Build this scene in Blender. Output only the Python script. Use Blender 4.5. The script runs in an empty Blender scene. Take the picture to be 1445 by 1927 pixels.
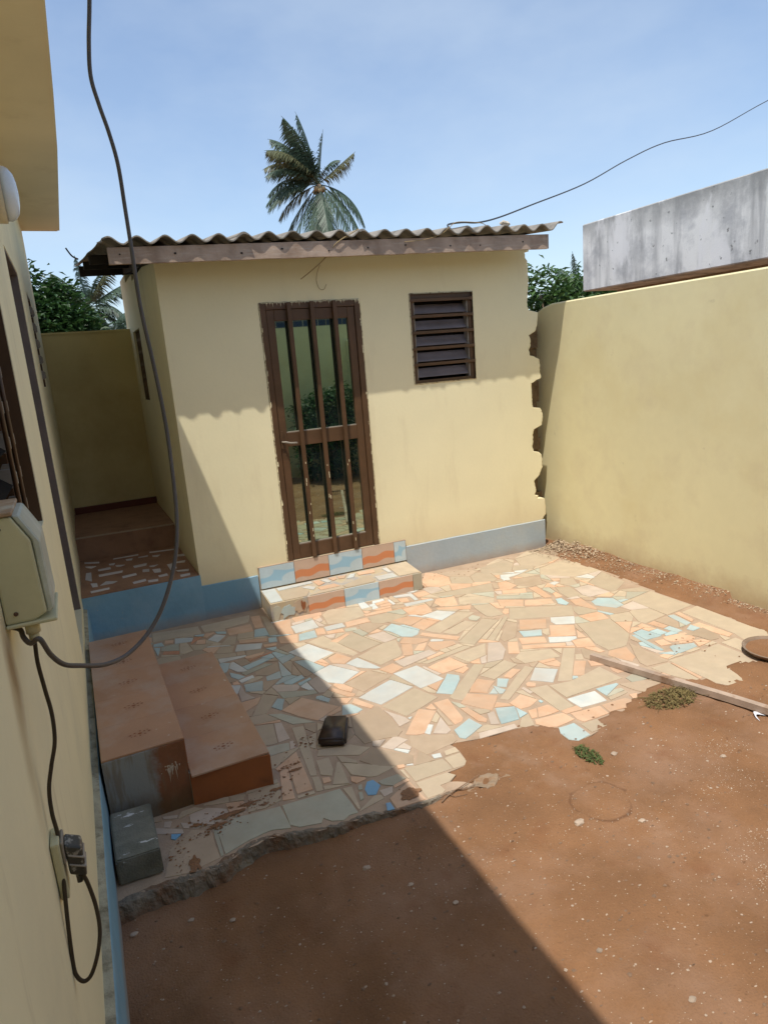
import bpy, bmesh, math, random
from mathutils import Vector, Matrix, noise
random.seed(7)
SC = bpy.context.scene
COL = SC.collection
# ------------------------------------------------------------------ camera
cam = bpy.data.cameras.new('camera'); cam.sensor_fit = 'HORIZONTAL'; cam.sensor_width = 36.0
cam.lens = 36.0 * 1252.5 / 1445.0
cam.clip_start = 0.02; cam.clip_end = 3000
camo = bpy.data.objects.new('camera', cam); COL.objects.link(camo)
_r = Vector((0.89929, -0.43038, -0.07783)); _u = Vector((0.16466, 0.16830, 0.97189)); _f = Vector((0.40518, 0.88682, -0.22222))
camo.matrix_world = Matrix(((_r.x, _u.x, -_f.x, 0), (_r.y, _u.y, -_f.y, 0), (_r.z, _u.z, -_f.z, 1.9476), (0, 0, 0, 1)))
SC.camera = camo
# ------------------------------------------------------------------ light
sun_from = Vector((-0.28, -0.27, 1.0)).normalized()
W = bpy.data.worlds.new('World'); SC.world = W; W.use_nodes = True
nt = W.node_tree; nt.nodes.clear()
wo = nt.nodes.new('ShaderNodeOutputWorld'); bg = nt.nodes.new('ShaderNodeBackground')
sky = nt.nodes.new('ShaderNodeTexSky'); sky.sky_type = 'NISHITA'; sky.sun_disc = False
sky.sun_elevation = math.asin(sun_from.z)
sky.sun_rotation = math.atan2(sun_from.x, sun_from.y) % (2 * math.pi)
sky.altitude = 0; sky.air_density = 1.0; sky.dust_density = 1.2; sky.ozone_density = 1.6
bg.inputs['Strength'].default_value = 0.13
# thin high cloud veil, all around the sky
tc = nt.nodes.new('ShaderNodeTexCoord'); nz = nt.nodes.new('ShaderNodeTexNoise')
nz.inputs['Scale'].default_value = 3.2; nz.inputs['Detail'].default_value = 5; nz.inputs['Roughness'].default_value = 0.55
mp = nt.nodes.new('ShaderNodeMapping'); mp.inputs['Scale'].default_value = (1, 1, 2.2)
cr = nt.nodes.new('ShaderNodeMapRange'); cr.inputs['From Min'].default_value = 0.35; cr.inputs['From Max'].default_value = 0.75
cr.inputs['To Min'].default_value = 0.10; cr.inputs['To Max'].default_value = 0.42
mx = nt.nodes.new('ShaderNodeMixRGB'); mx.inputs['Color2'].default_value = (3.9, 4.5, 5.1, 1)
nt.links.new(tc.outputs['Generated'], mp.inputs['Vector']); nt.links.new(mp.outputs[0], nz.inputs['Vector'])
nt.links.new(nz.outputs['Fac'], cr.inputs['Value']); nt.links.new(cr.outputs[0], mx.inputs['Fac'])
nt.links.new(sky.outputs[0], mx.inputs['Color1']); nt.links.new(mx.outputs[0], bg.inputs['Color'])
nt.links.new(bg.outputs[0], wo.inputs['Surface'])
sl = bpy.data.lights.new('sun', 'SUN'); sl.energy = 2.8; sl.angle = math.radians(0.55); sl.color = (1.0, 0.95, 0.86)
so = bpy.data.objects.new('sun', sl); COL.objects.link(so)
so.rotation_euler = (-sun_from).to_track_quat('-Z', 'Y').to_euler()
so.location = (-3, -3, 9)
SC.view_settings.view_transform = 'Standard'; SC.view_settings.look = 'None'
SC.view_settings.gamma = 1.0; SC.view_settings.use_curve_mapping = False
SC.view_settings.exposure = 0.57
SC.render.engine = 'CYCLES'
# ------------------------------------------------------------------ helpers
def link(name, bm_or_me, mat=None, parent=None, smooth=False):
    if isinstance(bm_or_me, bmesh.types.BMesh):
        me = bpy.data.meshes.new(name); bm_or_me.normal_update(); bm_or_me.to_mesh(me); bm_or_me.free()
    else: me = bm_or_me
    if mat is not None and not me.materials:
        for m in (mat if isinstance(mat, (list, tuple)) else [mat]): me.materials.append(m)
    if smooth:
        for p in me.polygons: p.use_smooth = True
    o = bpy.data.objects.new(name, me); COL.objects.link(o)
    if parent is not None: o.parent = parent
    if parent is not None:
        inv = world_inv(parent); o.matrix_local = inv
    return o
def world_of(o):
    m = o.matrix_basis.copy(); m = Matrix.LocRotScale(o.location, o.rotation_euler, o.scale)
    return (world_of(o.parent) @ m) if o.parent else m
def world_inv(p): return world_of(p).inverted()
def tag(o, label, cat, group=None):
    o['label'] = label; o['category'] = cat
    if group: o['group'] = group
    return o
def thing(name, label, cat, loc, group=None):
    o = bpy.data.objects.new(name, None); COL.objects.link(o); o.location = loc; o.empty_display_size = .1
    return tag(o, label, cat, group)
def struct(o): o['kind'] = 'structure'; return o
def stuff(o): o['kind'] = 'stuff'; return o
def box(bm, x0, x1, y0, y1, z0, z1, T=None, mi=0):
    T = T or (lambda x, y, z: (x, y, z))
    v = [bm.verts.new(T(x, y, z)) for z in (z0, z1) for y in (y0, y1) for x in (x0, x1)]
    for f in ((0, 2, 3, 1), (4, 5, 7, 6), (0, 1, 5, 4), (2, 6, 7, 3), (0, 4, 6, 2), (1, 3, 7, 5)):
        fc = bm.faces.new([v[i] for i in f]); fc.material_index = mi
    return v
def bevel_all(bm, w=.004, seg=2):
    bmesh.ops.bevel(bm, geom=list(bm.edges), offset=w, segments=seg, affect='EDGES', profile=.6, clamp_overlap=True)
def prism(bm, pts, z0, z1, mi=0, top=None):
    """extrude a flat outline [(x,y)] between z0 and z1"""
    a = [bm.verts.new((x, y, z0)) for x, y in pts]; b = [bm.verts.new((x, y, z1)) for x, y in pts]
    n = len(pts)
    bm.faces.new(b).material_index = mi
    bm.faces.new(a[::-1]).material_index = mi
    for i in range(n): bm.faces.new((a[i], a[(i + 1) % n], b[(i + 1) % n], b[i])).material_index = mi
def vprism(bm, pts, ya, yb, T):
    """extrude a vertical outline [(x,z)] between depths ya and yb"""
    a = [bm.verts.new(T(x, ya, z)) for x, z in pts]; b = [bm.verts.new(T(x, yb, z)) for x, z in pts]
    n = len(pts)
    bm.faces.new(a); bm.faces.new(b[::-1])
    for i in range(n): bm.faces.new((a[(i + 1) % n], a[i], b[i], b[(i + 1) % n]))
def catmull(P, k=6):
    P = [Vector(p) for p in P]; out = []
    for i in range(len(P) - 1):
        p0 = P[max(i - 1, 0)]; p1 = P[i]; p2 = P[i + 1]; p3 = P[min(i + 2, len(P) - 1)]
        for j in range(k):
            t = j / k
            out.append(.5 * ((2 * p1) + (p2 - p0) * t + (2 * p0 - 5 * p1 + 4 * p2 - p3) * t * t + (-p0 + 3 * p1 - 3 * p2 + p3) * t ** 3))
    out.append(P[-1]); return out
def tube(bm, P, r, n=8, taper=None, mi=0):
    P = [Vector(p) for p in P]; rings = []
    up = Vector((0.03, 0.05, 1)).normalized(); prev = None
    for i, p in enumerate(P):
        t = (P[min(i + 1, len(P) - 1)] - P[max(i - 1, 0)]).normalized()
        if prev is None:
            a = t.orthogonal().normalized()
        else:
            a = (prev - t * prev.dot(t)).normalized()
        prev = a; b = t.cross(a)
        rr = r if taper is None else r + (taper - r) * i / (len(P) - 1)
        rings.append([bm.verts.new(p + (a * math.cos(2 * math.pi * k / n) + b * math.sin(2 * math.pi * k / n)) * rr) for k in range(n)])
    for i in range(len(rings) - 1):
        for k in range(n):
            f = bm.faces.new((rings[i][k], rings[i][(k + 1) % n], rings[i + 1][(k + 1) % n], rings[i + 1][k])); f.material_index = mi; f.smooth = True
    bm.faces.new(rings[0][::-1]).material_index = mi; bm.faces.new(rings[-1]).material_index = mi
def copy_tree(o, parent=None):
    c = o.copy(); COL.objects.link(c); c.parent = parent
    for ch in list(o.children): copy_tree(ch, c)
    return c
def pairs(t): return [(t[i] / 1000.0, t[i + 1] / 1000.0) for i in range(0, len(t), 2)]
# ------------------------------------------------------------------ materials
def N(nt, t, **kw):
    n = nt.nodes.new(t)
    for k, v in kw.items(): setattr(n, k, v)
    return n
def mat(name, base, rough=.85, var=.12, scale=6, bump=.25, bscale=60, bdist=.004, stain=None, sscale=2.0, samt=(.5, .75), spec=.3, rand=0.0, metal=0.0, fine=0.06, detail=6):
    """procedural painted / mineral surface: two scales of colour variation, stains and a fine relief"""
    m = bpy.data.materials.new(name); m.use_nodes = True; nt = m.node_tree
    b = nt.nodes['Principled BSDF']; L = nt.links.new
    tc = N(nt, 'ShaderNodeTexCoord'); geo = N(nt, 'ShaderNodeNewGeometry')
    P = geo.outputs['Position']
    n1 = N(nt, 'ShaderNodeTexNoise'); n1.inputs['Scale'].default_value = scale; n1.inputs['Detail'].default_value = detail; L(P, n1.inputs['Vector'])
    n2 = N(nt, 'ShaderNodeTexNoise'); n2.inputs['Scale'].default_value = bscale; n2.inputs['Detail'].default_value = 4; L(P, n2.inputs['Vector'])
    hs = N(nt, 'ShaderNodeHueSaturation'); hs.inputs['Color'].default_value = (*base, 1)
    mr = N(nt, 'ShaderNodeMapRange'); mr.inputs['From Min'].default_value = .25; mr.inputs['From Max'].default_value = .75
    mr.inputs['To Min'].default_value = 1 - var; mr.inputs['To Max'].default_value = 1 + var; L(n1.outputs['Fac'], mr.inputs['Value'])
    ma = N(nt, 'ShaderNodeMath', operation='MULTIPLY_ADD'); L(n2.outputs['Fac'], ma.inputs[0]); ma.inputs[1].default_value = fine * 2; ma.inputs[2].default_value = 1 - fine
    mu = N(nt, 'ShaderNodeMath', operation='MULTIPLY'); L(mr.outputs[0], mu.inputs[0]); L(ma.outputs[0], mu.inputs[1])
    val = mu.outputs[0]
    if rand:
        oi = N(nt, 'ShaderNodeObjectInfo'); r2 = N(nt, 'ShaderNodeMapRange'); r2.inputs['To Min'].default_value = 1 - rand; r2.inputs['To Max'].default_value = 1 + rand
        L(oi.outputs['Random'], r2.inputs['Value']); m2 = N(nt, 'ShaderNodeMath', operation='MULTIPLY'); L(val, m2.inputs[0]); L(r2.outputs[0], m2.inputs[1]); val = m2.outputs[0]
    L(val, hs.inputs['Value'])
    col = hs.outputs['Color']
    if stain:
        n3 = N(nt, 'ShaderNodeTexNoise'); n3.inputs['Scale'].default_value = sscale; n3.inputs['Detail'].default_value = 8; n3.inputs['Roughness'].default_value = .65; L(P, n3.inputs['Vector'])
        sr = N(nt, 'ShaderNodeMapRange'); sr.inputs['From Min'].default_value = samt[0]; sr.inputs['From Max'].default_value = samt[1]; L(n3.outputs['Fac'], sr.inputs['Value'])
        mm = N(nt, 'ShaderNodeMixRGB'); L(sr.outputs[0], mm.inputs['Fac']); L(col, mm.inputs['Color1']); mm.inputs['Color2'].default_value = (*stain, 1); col = mm.outputs[0]
    L(col, b.inputs['Base Color'])
    b.inputs['Roughness'].default_value = rough; b.inputs['Metallic'].default_value = metal
    b.inputs['Specular IOR Level'].default_value = spec
    bp = N(nt, 'ShaderNodeBump'); bp.inputs['Strength'].default_value = bump; bp.inputs['Distance'].default_value = bdist
    L(n2.outputs['Fac'], bp.inputs['Height']); L(bp.outputs[0], b.inputs['Normal'])
    m['col_out'] = 0
    return m
def overlay(m, color, mask_fn):
    """mix another colour over the material's base colour where mask_fn builds a mask"""
    nt = m.node_tree; b = nt.nodes['Principled BSDF']; L = nt.links.new
    src = b.inputs['Base Color'].links[0].from_socket
    mm = N(nt, 'ShaderNodeMixRGB'); L(src, mm.inputs['Color1']); mm.inputs['Color2'].default_value = (*color, 1)
    L(mask_fn(nt), mm.inputs['Fac']); L(mm.outputs[0], b.inputs['Base Color'])
    return m
def pos_mask(nt, axis, a, b, wob=.1, ws=4, lo=0., hi=1.):
    """0..1 ramp along a world axis with a wobbly edge"""
    L = nt.links.new; g = N(nt, 'ShaderNodeNewGeometry'); s = N(nt, 'ShaderNodeSeparateXYZ'); L(g.outputs['Position'], s.inputs[0])
    n = N(nt, 'ShaderNodeTexNoise'); n.inputs['Scale'].default_value = ws; n.inputs['Detail'].default_value = 7; n.inputs['Roughness'].default_value = .7; L(g.outputs['Position'], n.inputs['Vector'])
    ma = N(nt, 'ShaderNodeMath', operation='MULTIPLY_ADD'); L(n.outputs['Fac'], ma.inputs[0]); ma.inputs[1].default_value = wob * 2; L(s.outputs[axis], ma.inputs[2])
    r = N(nt, 'ShaderNodeMapRange'); r.inputs['From Min'].default_value = a + wob; r.inputs['From Max'].default_value = b + wob
    r.inputs['To Min'].default_value = lo; r.inputs['To Max'].default_value = hi
    L(ma.outputs[0], r.inputs['Value']); return r.outputs[0]
def speck_mask(nt, scale, thr, soft=.03, amt=1.0, sx=(1, 1, 1)):
    L = nt.links.new; g = N(nt, 'ShaderNodeNewGeometry'); mp = N(nt, 'ShaderNodeMapping'); mp.inputs['Scale'].default_value = sx; L(g.outputs['Position'], mp.inputs['Vector'])
    n = N(nt, 'ShaderNodeTexNoise'); n.inputs['Scale'].default_value = scale; n.inputs['Detail'].default_value = 8; n.inputs['Roughness'].default_value = .6; L(mp.outputs[0], n.inputs['Vector'])
    r = N(nt, 'ShaderNodeMapRange'); r.inputs['From Min'].default_value = thr; r.inputs['From Max'].default_value = thr + soft; r.inputs['To Max'].default_value = amt
    L(n.outputs['Fac'], r.inputs['Value']); return r.outputs[0]
YEL = (0.84, 0.76, 0.50)
M = {}
M['yellow'] = mat('yellow_wall_paint', YEL, var=.05, scale=1.6, bump=.12, bscale=45, bdist=.006, stain=(.78, .69, .43), sscale=1.1, samt=(.55, .95), fine=.02)
M['yellow_old'] = mat('yellow_boundary_paint', (.76, .69, .42), var=.05, scale=1.3, bump=.12, bscale=14, bdist=.004, stain=(.68, .58, .31), sscale=1.6, samt=(.5, .9), fine=.03)
overlay(M['yellow_old'], (.42, .27, .14), lambda nt: pos_mask(nt, 'Z', .22, .02, .16, 5, 0, .55))
overlay(M['yellow_old'], (.60, .51, .32), lambda nt: speck_mask(nt, 2.6, .50, .25, .5))
overlay(M['yellow_old'], (.40, .33, .2), lambda nt: speck_mask(nt, 9, .68, .1, .45))
M['yellow'] = overlay(M['yellow'], (.45, .33, .18), lambda nt: speck_mask(nt, 14, .72, .08, .35))
overlay(M['yellow'], (.55, .40, .24), lambda nt: pos_mask(nt, 'Z', .55, .26, .10, 6, 0, .35))
overlay(M['yellow'], (.64, .54, .34), lambda nt: speck_mask(nt, 5, .56, .16, .35, (1, 1, .22)))
M['soffit'] = mat('soffit_paint', (.74, .65, .44), var=.08, scale=1.4, bump=.08, stain=(.55, .45, .28), sscale=1.8, samt=(.55, .85), fine=.02)
M['blue'] = mat('blue_plinth_paint', (.20, .37, .49), var=.12, scale=3, bump=.35, bscale=30, bdist=.006, stain=(.29, .43, .52), sscale=3.5, samt=(.45, .8))
M['greyblue'] = mat('grey_blue_plinth_paint', (.36, .42, .46), var=.08, scale=2.5, bump=.3, bscale=35, bdist=.006, stain=(.46, .46, .42), sscale=3, samt=(.45, .85))
overlay(M['greyblue'], (.20, .37, .49), lambda nt: pos_mask(nt, 'X', 1.6, 1.0, .1, 4))
for k_ in ('blue', 'greyblue'):
    overlay(M[k_], (.50, .42, .30), lambda nt: speck_mask(nt, 18, .66, .05, .6, (1, 1, .7)))
    overlay(M[k_], (.38, .25, .15), lambda nt: pos_mask(nt, 'Z', .10, .0, .05, 9, 0, .55))
M['rim'] = mat('rough_cement', (.23, .195, .15), var=.3, scale=14, bump=.9, bscale=70, bdist=.012, stain=(.36, .32, .25), sscale=12, samt=(.55, .7))
overlay(M['rim'], (.20, .105, .055), lambda nt: speck_mask(nt, 7, .48, .12, .8))
M['ledge'] = mat('dirty_ledge', (.36, .34, .25), var=.3, scale=12, bump=.6, bscale=80, bdist=.008, stain=(.17, .15, .10), sscale=16, samt=(.52, .68))
M['brown'] = mat('brown_gloss_paint', (.095, .050, .024), rough=.42, var=.18, scale=5, bump=.12, bscale=50, bdist=.002, stain=(.14, .07, .035), sscale=4, samt=(.5, .8), spec=.4)
overlay(M['brown'], (.55, .46, .28), lambda nt: speck_mask(nt, 34, .735, .02, .9))
M['wood'] = mat('weathered_fascia', (.38, .285, .22), var=.22, scale=7, bump=.35, bscale=90, bdist=.003, stain=(.23, .155, .11), sscale=5, samt=(.5, .75))
overlay(M['wood'], (.50, .42, .35), lambda nt: speck_mask(nt, 7, .52, .2, .6, (1, 1, 9)))
M['darkwood'] = mat('dark_rafter', (.035, .03, .026), var=.3, scale=8)
M['roof'] = mat('fibre_cement', (.26, .235, .20), rough=.95, var=.25, scale=5, bump=.5, bscale=60, bdist=.004, stain=(.12, .115, .10), sscale=7, samt=(.5, .7))
overlay(M['roof'], (.38, .34, .28), lambda nt: speck_mask(nt, 22, .6, .1, .6))
M['grout'] = mat('cement_bed', (.42, .31, .22), var=.18, scale=9, bump=.5, bscale=110, bdist=.004, stain=(.37, .26, .18), sscale=4, samt=(.5, .7))
DUST = (.48, .36, .26)
def blob_mask(nt, c, rad, wob=.25, amt=1.0, ws=9):
    L = nt.links.new; g = N(nt, 'ShaderNodeNewGeometry'); mp = N(nt, 'ShaderNodeMapping'); mp.vector_type = 'TEXTURE'; mp.inputs['Location'].default_value = c; mp.inputs['Scale'].default_value = rad; L(g.outputs['Position'], mp.inputs['Vector'])
    ln = N(nt, 'ShaderNodeVectorMath', operation='LENGTH'); L(mp.outputs[0], ln.inputs[0])
    n = N(nt, 'ShaderNodeTexNoise'); n.inputs['Scale'].default_value = ws; n.inputs['Detail'].default_value = 6; L(g.outputs['Position'], n.inputs['Vector'])
    ma = N(nt, 'ShaderNodeMath', operation='MULTIPLY_ADD'); L(n.outputs['Fac'], ma.inputs[0]); ma.inputs[1].default_value = wob * 2; L(ln.outputs['Value'], ma.inputs[2])
    r = N(nt, 'ShaderNodeMapRange'); r.inputs['From Min'].default_value = 1.0 + wob; r.inputs['From Max'].default_value = .2 + wob; r.inputs['To Max'].default_value = amt; L(ma.outputs[0], r.inputs['Value']); return r.outputs[0]
M['houseyellow'] = mat('house_wall_paint', YEL, var=.05, scale=1.6, bump=.12, bscale=45, bdist=.006, stain=(.68, .62, .42), sscale=1.4, samt=(.5, .9), fine=.02)
overlay(M['houseyellow'], (.34, .20, .08), lambda nt: blob_mask(nt, (-.17, 1.40, 1.42), (.05, .08, .16), .3, .8, 14))
overlay(M['houseyellow'], (.50, .40, .22), lambda nt: blob_mask(nt, (-.17, 1.36, 1.25), (.05, .07, .28), .3, .6, 10))
overlay(M['houseyellow'], (.50, .42, .25), lambda nt: speck_mask(nt, 5, .60, .15, .45, (1, 2.5, .35)))
overlay(M['houseyellow'], (.40, .30, .17), lambda nt: speck_mask(nt, 30, .70, .05, .5))
M['endwall'] = mat('shade_darkened_end_wall', (.66, .55, .27), var=.1, scale=1.5, bump=.15, stain=(.48, .36, .16), sscale=1.2, samt=(.45, .8), fine=.03)  # wall yellow darkened in the colour itself to carry the passage's shade
def tilemat(nm, c, st, rough=.55):
    m = mat('tile_' + nm, c, rough=rough, var=.09, scale=11, bump=.1, bscale=90, bdist=.0015, stain=st, sscale=8, samt=(.45, .8), rand=.12, spec=.35, fine=.03)
    overlay(m, DUST, lambda nt: speck_mask(nt, 3.2, .42, .35, .42))
    overlay(m, (.16, .09, .05), lambda nt: speck_mask(nt, 38, .72, .04, .7))
    return m
M['B'] = tilemat('beige', (.48, .39, .275), (.44, .355, .255))
M['O'] = tilemat('peach', (.60, .40, .265), (.56, .32, .185))
M['W'] = tilemat('white', (.56, .57, .53), (.48, .53, .52), .45)
M['C'] = tilemat('teal', (.37, .48, .48), (.46, .53, .51), .45)
M['U'] = tilemat('sky_blue', (.17, .37, .56), (.22, .42, .58), .4)
M['G'] = tilemat('grey_green', (.42, .41, .32), (.38, .35, .26))
M['P'] = tilemat('pale_pink', (.52, .43, .35), (.46, .38, .30))
M['T'] = tilemat('tan', (.42, .32, .225), (.39, .29, .195))
M['R'] = tilemat('terracotta', (.48, .23, .13), (.42, .22, .12))
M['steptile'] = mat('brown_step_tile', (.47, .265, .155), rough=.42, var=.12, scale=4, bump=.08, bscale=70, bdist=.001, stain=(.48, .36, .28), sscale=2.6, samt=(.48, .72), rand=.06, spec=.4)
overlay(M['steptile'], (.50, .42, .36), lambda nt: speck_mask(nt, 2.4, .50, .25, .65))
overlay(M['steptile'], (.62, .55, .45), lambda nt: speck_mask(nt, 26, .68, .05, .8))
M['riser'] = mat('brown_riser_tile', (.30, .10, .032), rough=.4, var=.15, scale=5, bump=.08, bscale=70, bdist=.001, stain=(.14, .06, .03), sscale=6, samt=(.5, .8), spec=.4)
M['cement'] = mat('grey_render', (.27, .265, .22), var=.25, scale=9, bump=.6, bscale=60, bdist=.006, stain=(.13, .11, .07), sscale=6, samt=(.45, .65))
M['block'] = mat('cement_block', (.21, .205, .165), var=.25, scale=12, bump=.8, bscale=130, bdist=.005, stain=(.12, .12, .09), sscale=5, samt=(.45, .7))
overlay(M['block'], (.72, .72, .72), lambda nt: speck_mask(nt, 9, .62, .03, .9, (1, 2.6, 1)))
M['soil'] = mat('red_earth', (.235, .120, .058), rough=1, var=.24, scale=3.0, bump=.9, bscale=130, bdist=.006, stain=(.30, .175, .108), sscale=1.6, samt=(.45, .7), fine=.16, detail=10)
overlay(M['soil'], (.19, .078, .034), lambda nt: speck_mask(nt, 5, .56, .2, .6))
overlay(M['soil'], (.40, .31, .23), lambda nt: speck_mask(nt, 60, .70, .03, .7))
overlay(M['soil'], (.36, .235, .16), lambda nt: speck_mask(nt, 1.9, .60, .12, .55))
def ring_mask(nt, c, r, amt=.8):
    L = nt.links.new; g = N(nt, 'ShaderNodeNewGeometry'); mp = N(nt, 'ShaderNodeMapping'); mp.vector_type = 'TEXTURE'; mp.inputs['Location'].default_value = c; mp.inputs['Scale'].default_value = (r, r * .9, 9); L(g.outputs['Position'], mp.inputs['Vector'])
    ln = N(nt, 'ShaderNodeVectorMath', operation='LENGTH'); L(mp.outputs[0], ln.inputs[0])
    n = N(nt, 'ShaderNodeTexNoise'); n.inputs['Scale'].default_value = 8; n.inputs['Detail'].default_value = 8; L(g.outputs['Position'], n.inputs['Vector'])
    a = N(nt, 'ShaderNodeMath', operation='MULTIPLY_ADD'); L(n.outputs['Fac'], a.inputs[0]); a.inputs[1].default_value = .55; L(ln.outputs['Value'], a.inputs[2])
    s = N(nt, 'ShaderNodeMath', operation='SUBTRACT'); L(a.outputs[0], s.inputs[0]); s.inputs[1].default_value = 1.27
    b = N(nt, 'ShaderNodeMath', operation='ABSOLUTE'); L(s.outputs[0], b.inputs[0])
    m2 = N(nt, 'ShaderNodeMath', operation='MULTIPLY_ADD'); L(n.outputs['Fac'], m2.inputs[0]); m2.inputs[1].default_value = .30; L(b.outputs[0], m2.inputs[2])
    r2 = N(nt, 'ShaderNodeMapRange'); r2.inputs['From Min'].default_value = .22; r2.inputs['From Max'].default_value = .13; r2.inputs['To Max'].default_value = amt; L(m2.outputs[0], r2.inputs['Value']); return r2.outputs[0]
overlay(M['soil'], (.13, .06, .03), lambda nt: ring_mask(nt, (1.82, 1.955, 0), .135, .75))
overlay(M['soil'], (.14, .065, .03), lambda nt: speck_mask(nt, 22, .66, .04, .7))
M['concrete'] = mat('weathered_concrete', (.78, .77, .74), rough=.95, var=.15, scale=1.0, bump=.25, bscale=60, bdist=.006, stain=(.48, .48, .48), sscale=2.6, samt=(.48, .66))
overlay(M['concrete'], (.30, .30, .30), lambda nt: speck_mask(nt, 4.5, .50, .2, .85, (1, 1.0, .10)))
overlay(M['concrete'], (.26, .26, .25), lambda nt: pos_mask(nt, 'Z', 3.12, 3.42, .22, 3.5, 0, .8))
overlay(M['concrete'], (.80, .79, .78), lambda nt: speck_mask(nt, 2.2, .56, .06, .8, (1, 1, .35)))
overlay(M['concrete'], (.14, .14, .13), lambda nt: speck_mask(nt, 11, .65, .04, .8))
M['rawblock'] = mat('raw_mortar', (.17, .115, .065), var=.3, scale=14, bump=.8, bscale=40, bdist=.02)
M['cable'] = mat('grey_cable', (.11, .095, .085), rough=.5, var=.15, scale=9, bump=.05)
M['cord'] = mat('brown_cord', (.05, .036, .022), rough=.5, var=.1, scale=9, bump=.05)
M['boxmat'] = mat('dirty_box_plastic', (.60, .56, .35), rough=.5, var=.06, scale=6, bump=.08, stain=(.42, .30, .14), sscale=7, samt=(.6, .8))
M['boxtop'] = mat('rust_stained_lid', (.36, .24, .15), rough=.6, var=.3, scale=16, stain=(.5, .46, .36), sscale=12, samt=(.5, .65))
M['boxcover'] = mat('scuffed_clear_cover', (.50, .52, .44), rough=.3, var=.1, scale=10, stain=(.64, .66, .60), sscale=10, samt=(.5, .7), spec=.5)
M['plug'] = mat('dark_plug', (.06, .055, .045), rough=.4, var=.2, scale=30, stain=(.3, .28, .24), sscale=50, samt=(.55, .6))
M['lampglass'] = mat('lamp_diffuser', (.62, .66, .70), rough=.25, var=.05, scale=9, spec=.5)
M['lampbase'] = mat('lamp_base', (.60, .52, .36), rough=.5, var=.06)
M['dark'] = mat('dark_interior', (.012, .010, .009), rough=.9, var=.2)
M['louvre'] = mat('tinted_louvre_glass', (.19, .155, .15), rough=.4, var=.15, scale=9, spec=.6)
M['darkglass'] = mat('dark_louvre_glass', (.022, .018, .015), rough=.9, var=.1, spec=.05)
M['bracket'] = mat('louvre_bracket', (.30, .26, .21), rough=.45, var=.15)
M['blackbrick'] = mat('dark_bitumen_block', (.035, .022, .017), rough=.35, var=.35, scale=18, bump=.3, bscale=90, bdist=.003, stain=(.08, .045, .03), sscale=14, samt=(.5, .7), spec=.5)
M['plank'] = mat('weathered_pole', (.42, .32, .25), var=.2, scale=9, bump=.4, bscale=100, bdist=.002, stain=(.25, .15, .09), sscale=12, samt=(.5, .7))
M['iron'] = mat('rusty_iron', (.12, .07, .045), var=.3, scale=20, rough=.8)
M['basin'] = mat('basin_metal', (.24, .17, .12), rough=.7, var=.25, scale=9, stain=(.40, .36, .32), sscale=6, samt=(.5, .7))
M['stone'] = mat('pale_stone', (.40, .31, .235), var=.2, scale=30, rand=.25)
M['stone_dark'] = mat('brown_stone', (.22, .14, .09), var=.2, scale=30)
M['shell'] = mat('white_chip', (.55, .47, .37), var=.15, scale=30)
M['straw'] = mat('dry_plaster_litter', (.46, .36, .25), var=.25, scale=20)
M['paper'] = mat('white_scrap', (.66, .66, .70), var=.1, scale=20)
M['drygrass'] = mat('dry_weed', (.17, .13, .05), var=.3, scale=30)
M['weed'] = mat('green_weed', (.075, .10, .03), var=.3, scale=30)
M['bark'] = mat('palm_bark', (.20, .15, .10), var=.3, scale=8, bump=.6, bscale=20, bdist=.03)
M['string'] = mat('tan_string', (.34, .25, .13), var=.1)
M['wire'] = mat('black_wire', (.05, .05, .055), rough=.5, var=.1)
M['passfloor'] = mat('brown_passage_floor', (.34, .19, .11), rough=.6, var=.12, scale=6, bump=.1, stain=(.20, .10, .06), sscale=5, samt=(.5, .75))
M['skirt'] = mat('dark_red_skirting', (.13, .04, .025), rough=.5, var=.1)
M['whitechip'] = mat('white_mosaic', (.66, .62, .58), rough=.45, var=.08, rand=.12)
M['timberdoor'] = mat('grey_brown_door', (.16, .13, .115), rough=.5, var=.15, scale=6)
def leafmat(nm, c, trans=.3):
    m = bpy.data.materials.new(nm); m.use_nodes = True; nt = m.node_tree; b = nt.nodes['Principled BSDF']; L = nt.links.new
    g = N(nt, 'ShaderNodeNewGeometry'); n = N(nt, 'ShaderNodeTexNoise'); n.inputs['Scale'].default_value = 1.8; L(g.outputs['Position'], n.inputs['Vector'])
    hs = N(nt, 'ShaderNodeHueSaturation'); hs.inputs['Color'].default_value = (*c, 1)
    r = N(nt, 'ShaderNodeMapRange'); r.inputs['To Min'].default_value = .45; r.inputs['To Max'].default_value = 1.6
    ad = N(nt, 'ShaderNodeMath', operation='MULTIPLY_ADD'); L(g.outputs['Random Per Island'], ad.inputs[0]); ad.inputs[1].default_value = .55
    sb = N(nt, 'ShaderNodeMath', operation='MULTIPLY'); L(n.outputs['Fac'], sb.inputs[0]); sb.inputs[1].default_value = .5; L(sb.outputs[0], ad.inputs[2])
    L(ad.outputs[0], r.inputs['Value']); L(r.outputs[0], hs.inputs['Value']); L(hs.outputs[0], b.inputs['Base Color'])
    b.inputs['Roughness'].default_value = .5
    t = N(nt, 'ShaderNodeBsdfTranslucent'); L(hs.outputs[0], t.inputs['Color']); mxs = N(nt, 'ShaderNodeMixShader'); mxs.inputs[0].default_value = trans
    L(b.outputs[0], mxs.inputs[1]); L(t.outputs[0], mxs.inputs[2]); L(mxs.outputs[0], nt.nodes['Material Output'].inputs['Surface'])
    return m
M['palm'] = leafmat('palm_leaf', (.075, .12, .08))
M['palmdry'] = leafmat('palm_leaf_pale', (.13, .14, .07))
M['leaf'] = leafmat('dark_leaf', (.035, .085, .022))
M['leaf2'] = leafmat('bright_leaf', (.06, .12, .03))
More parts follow.
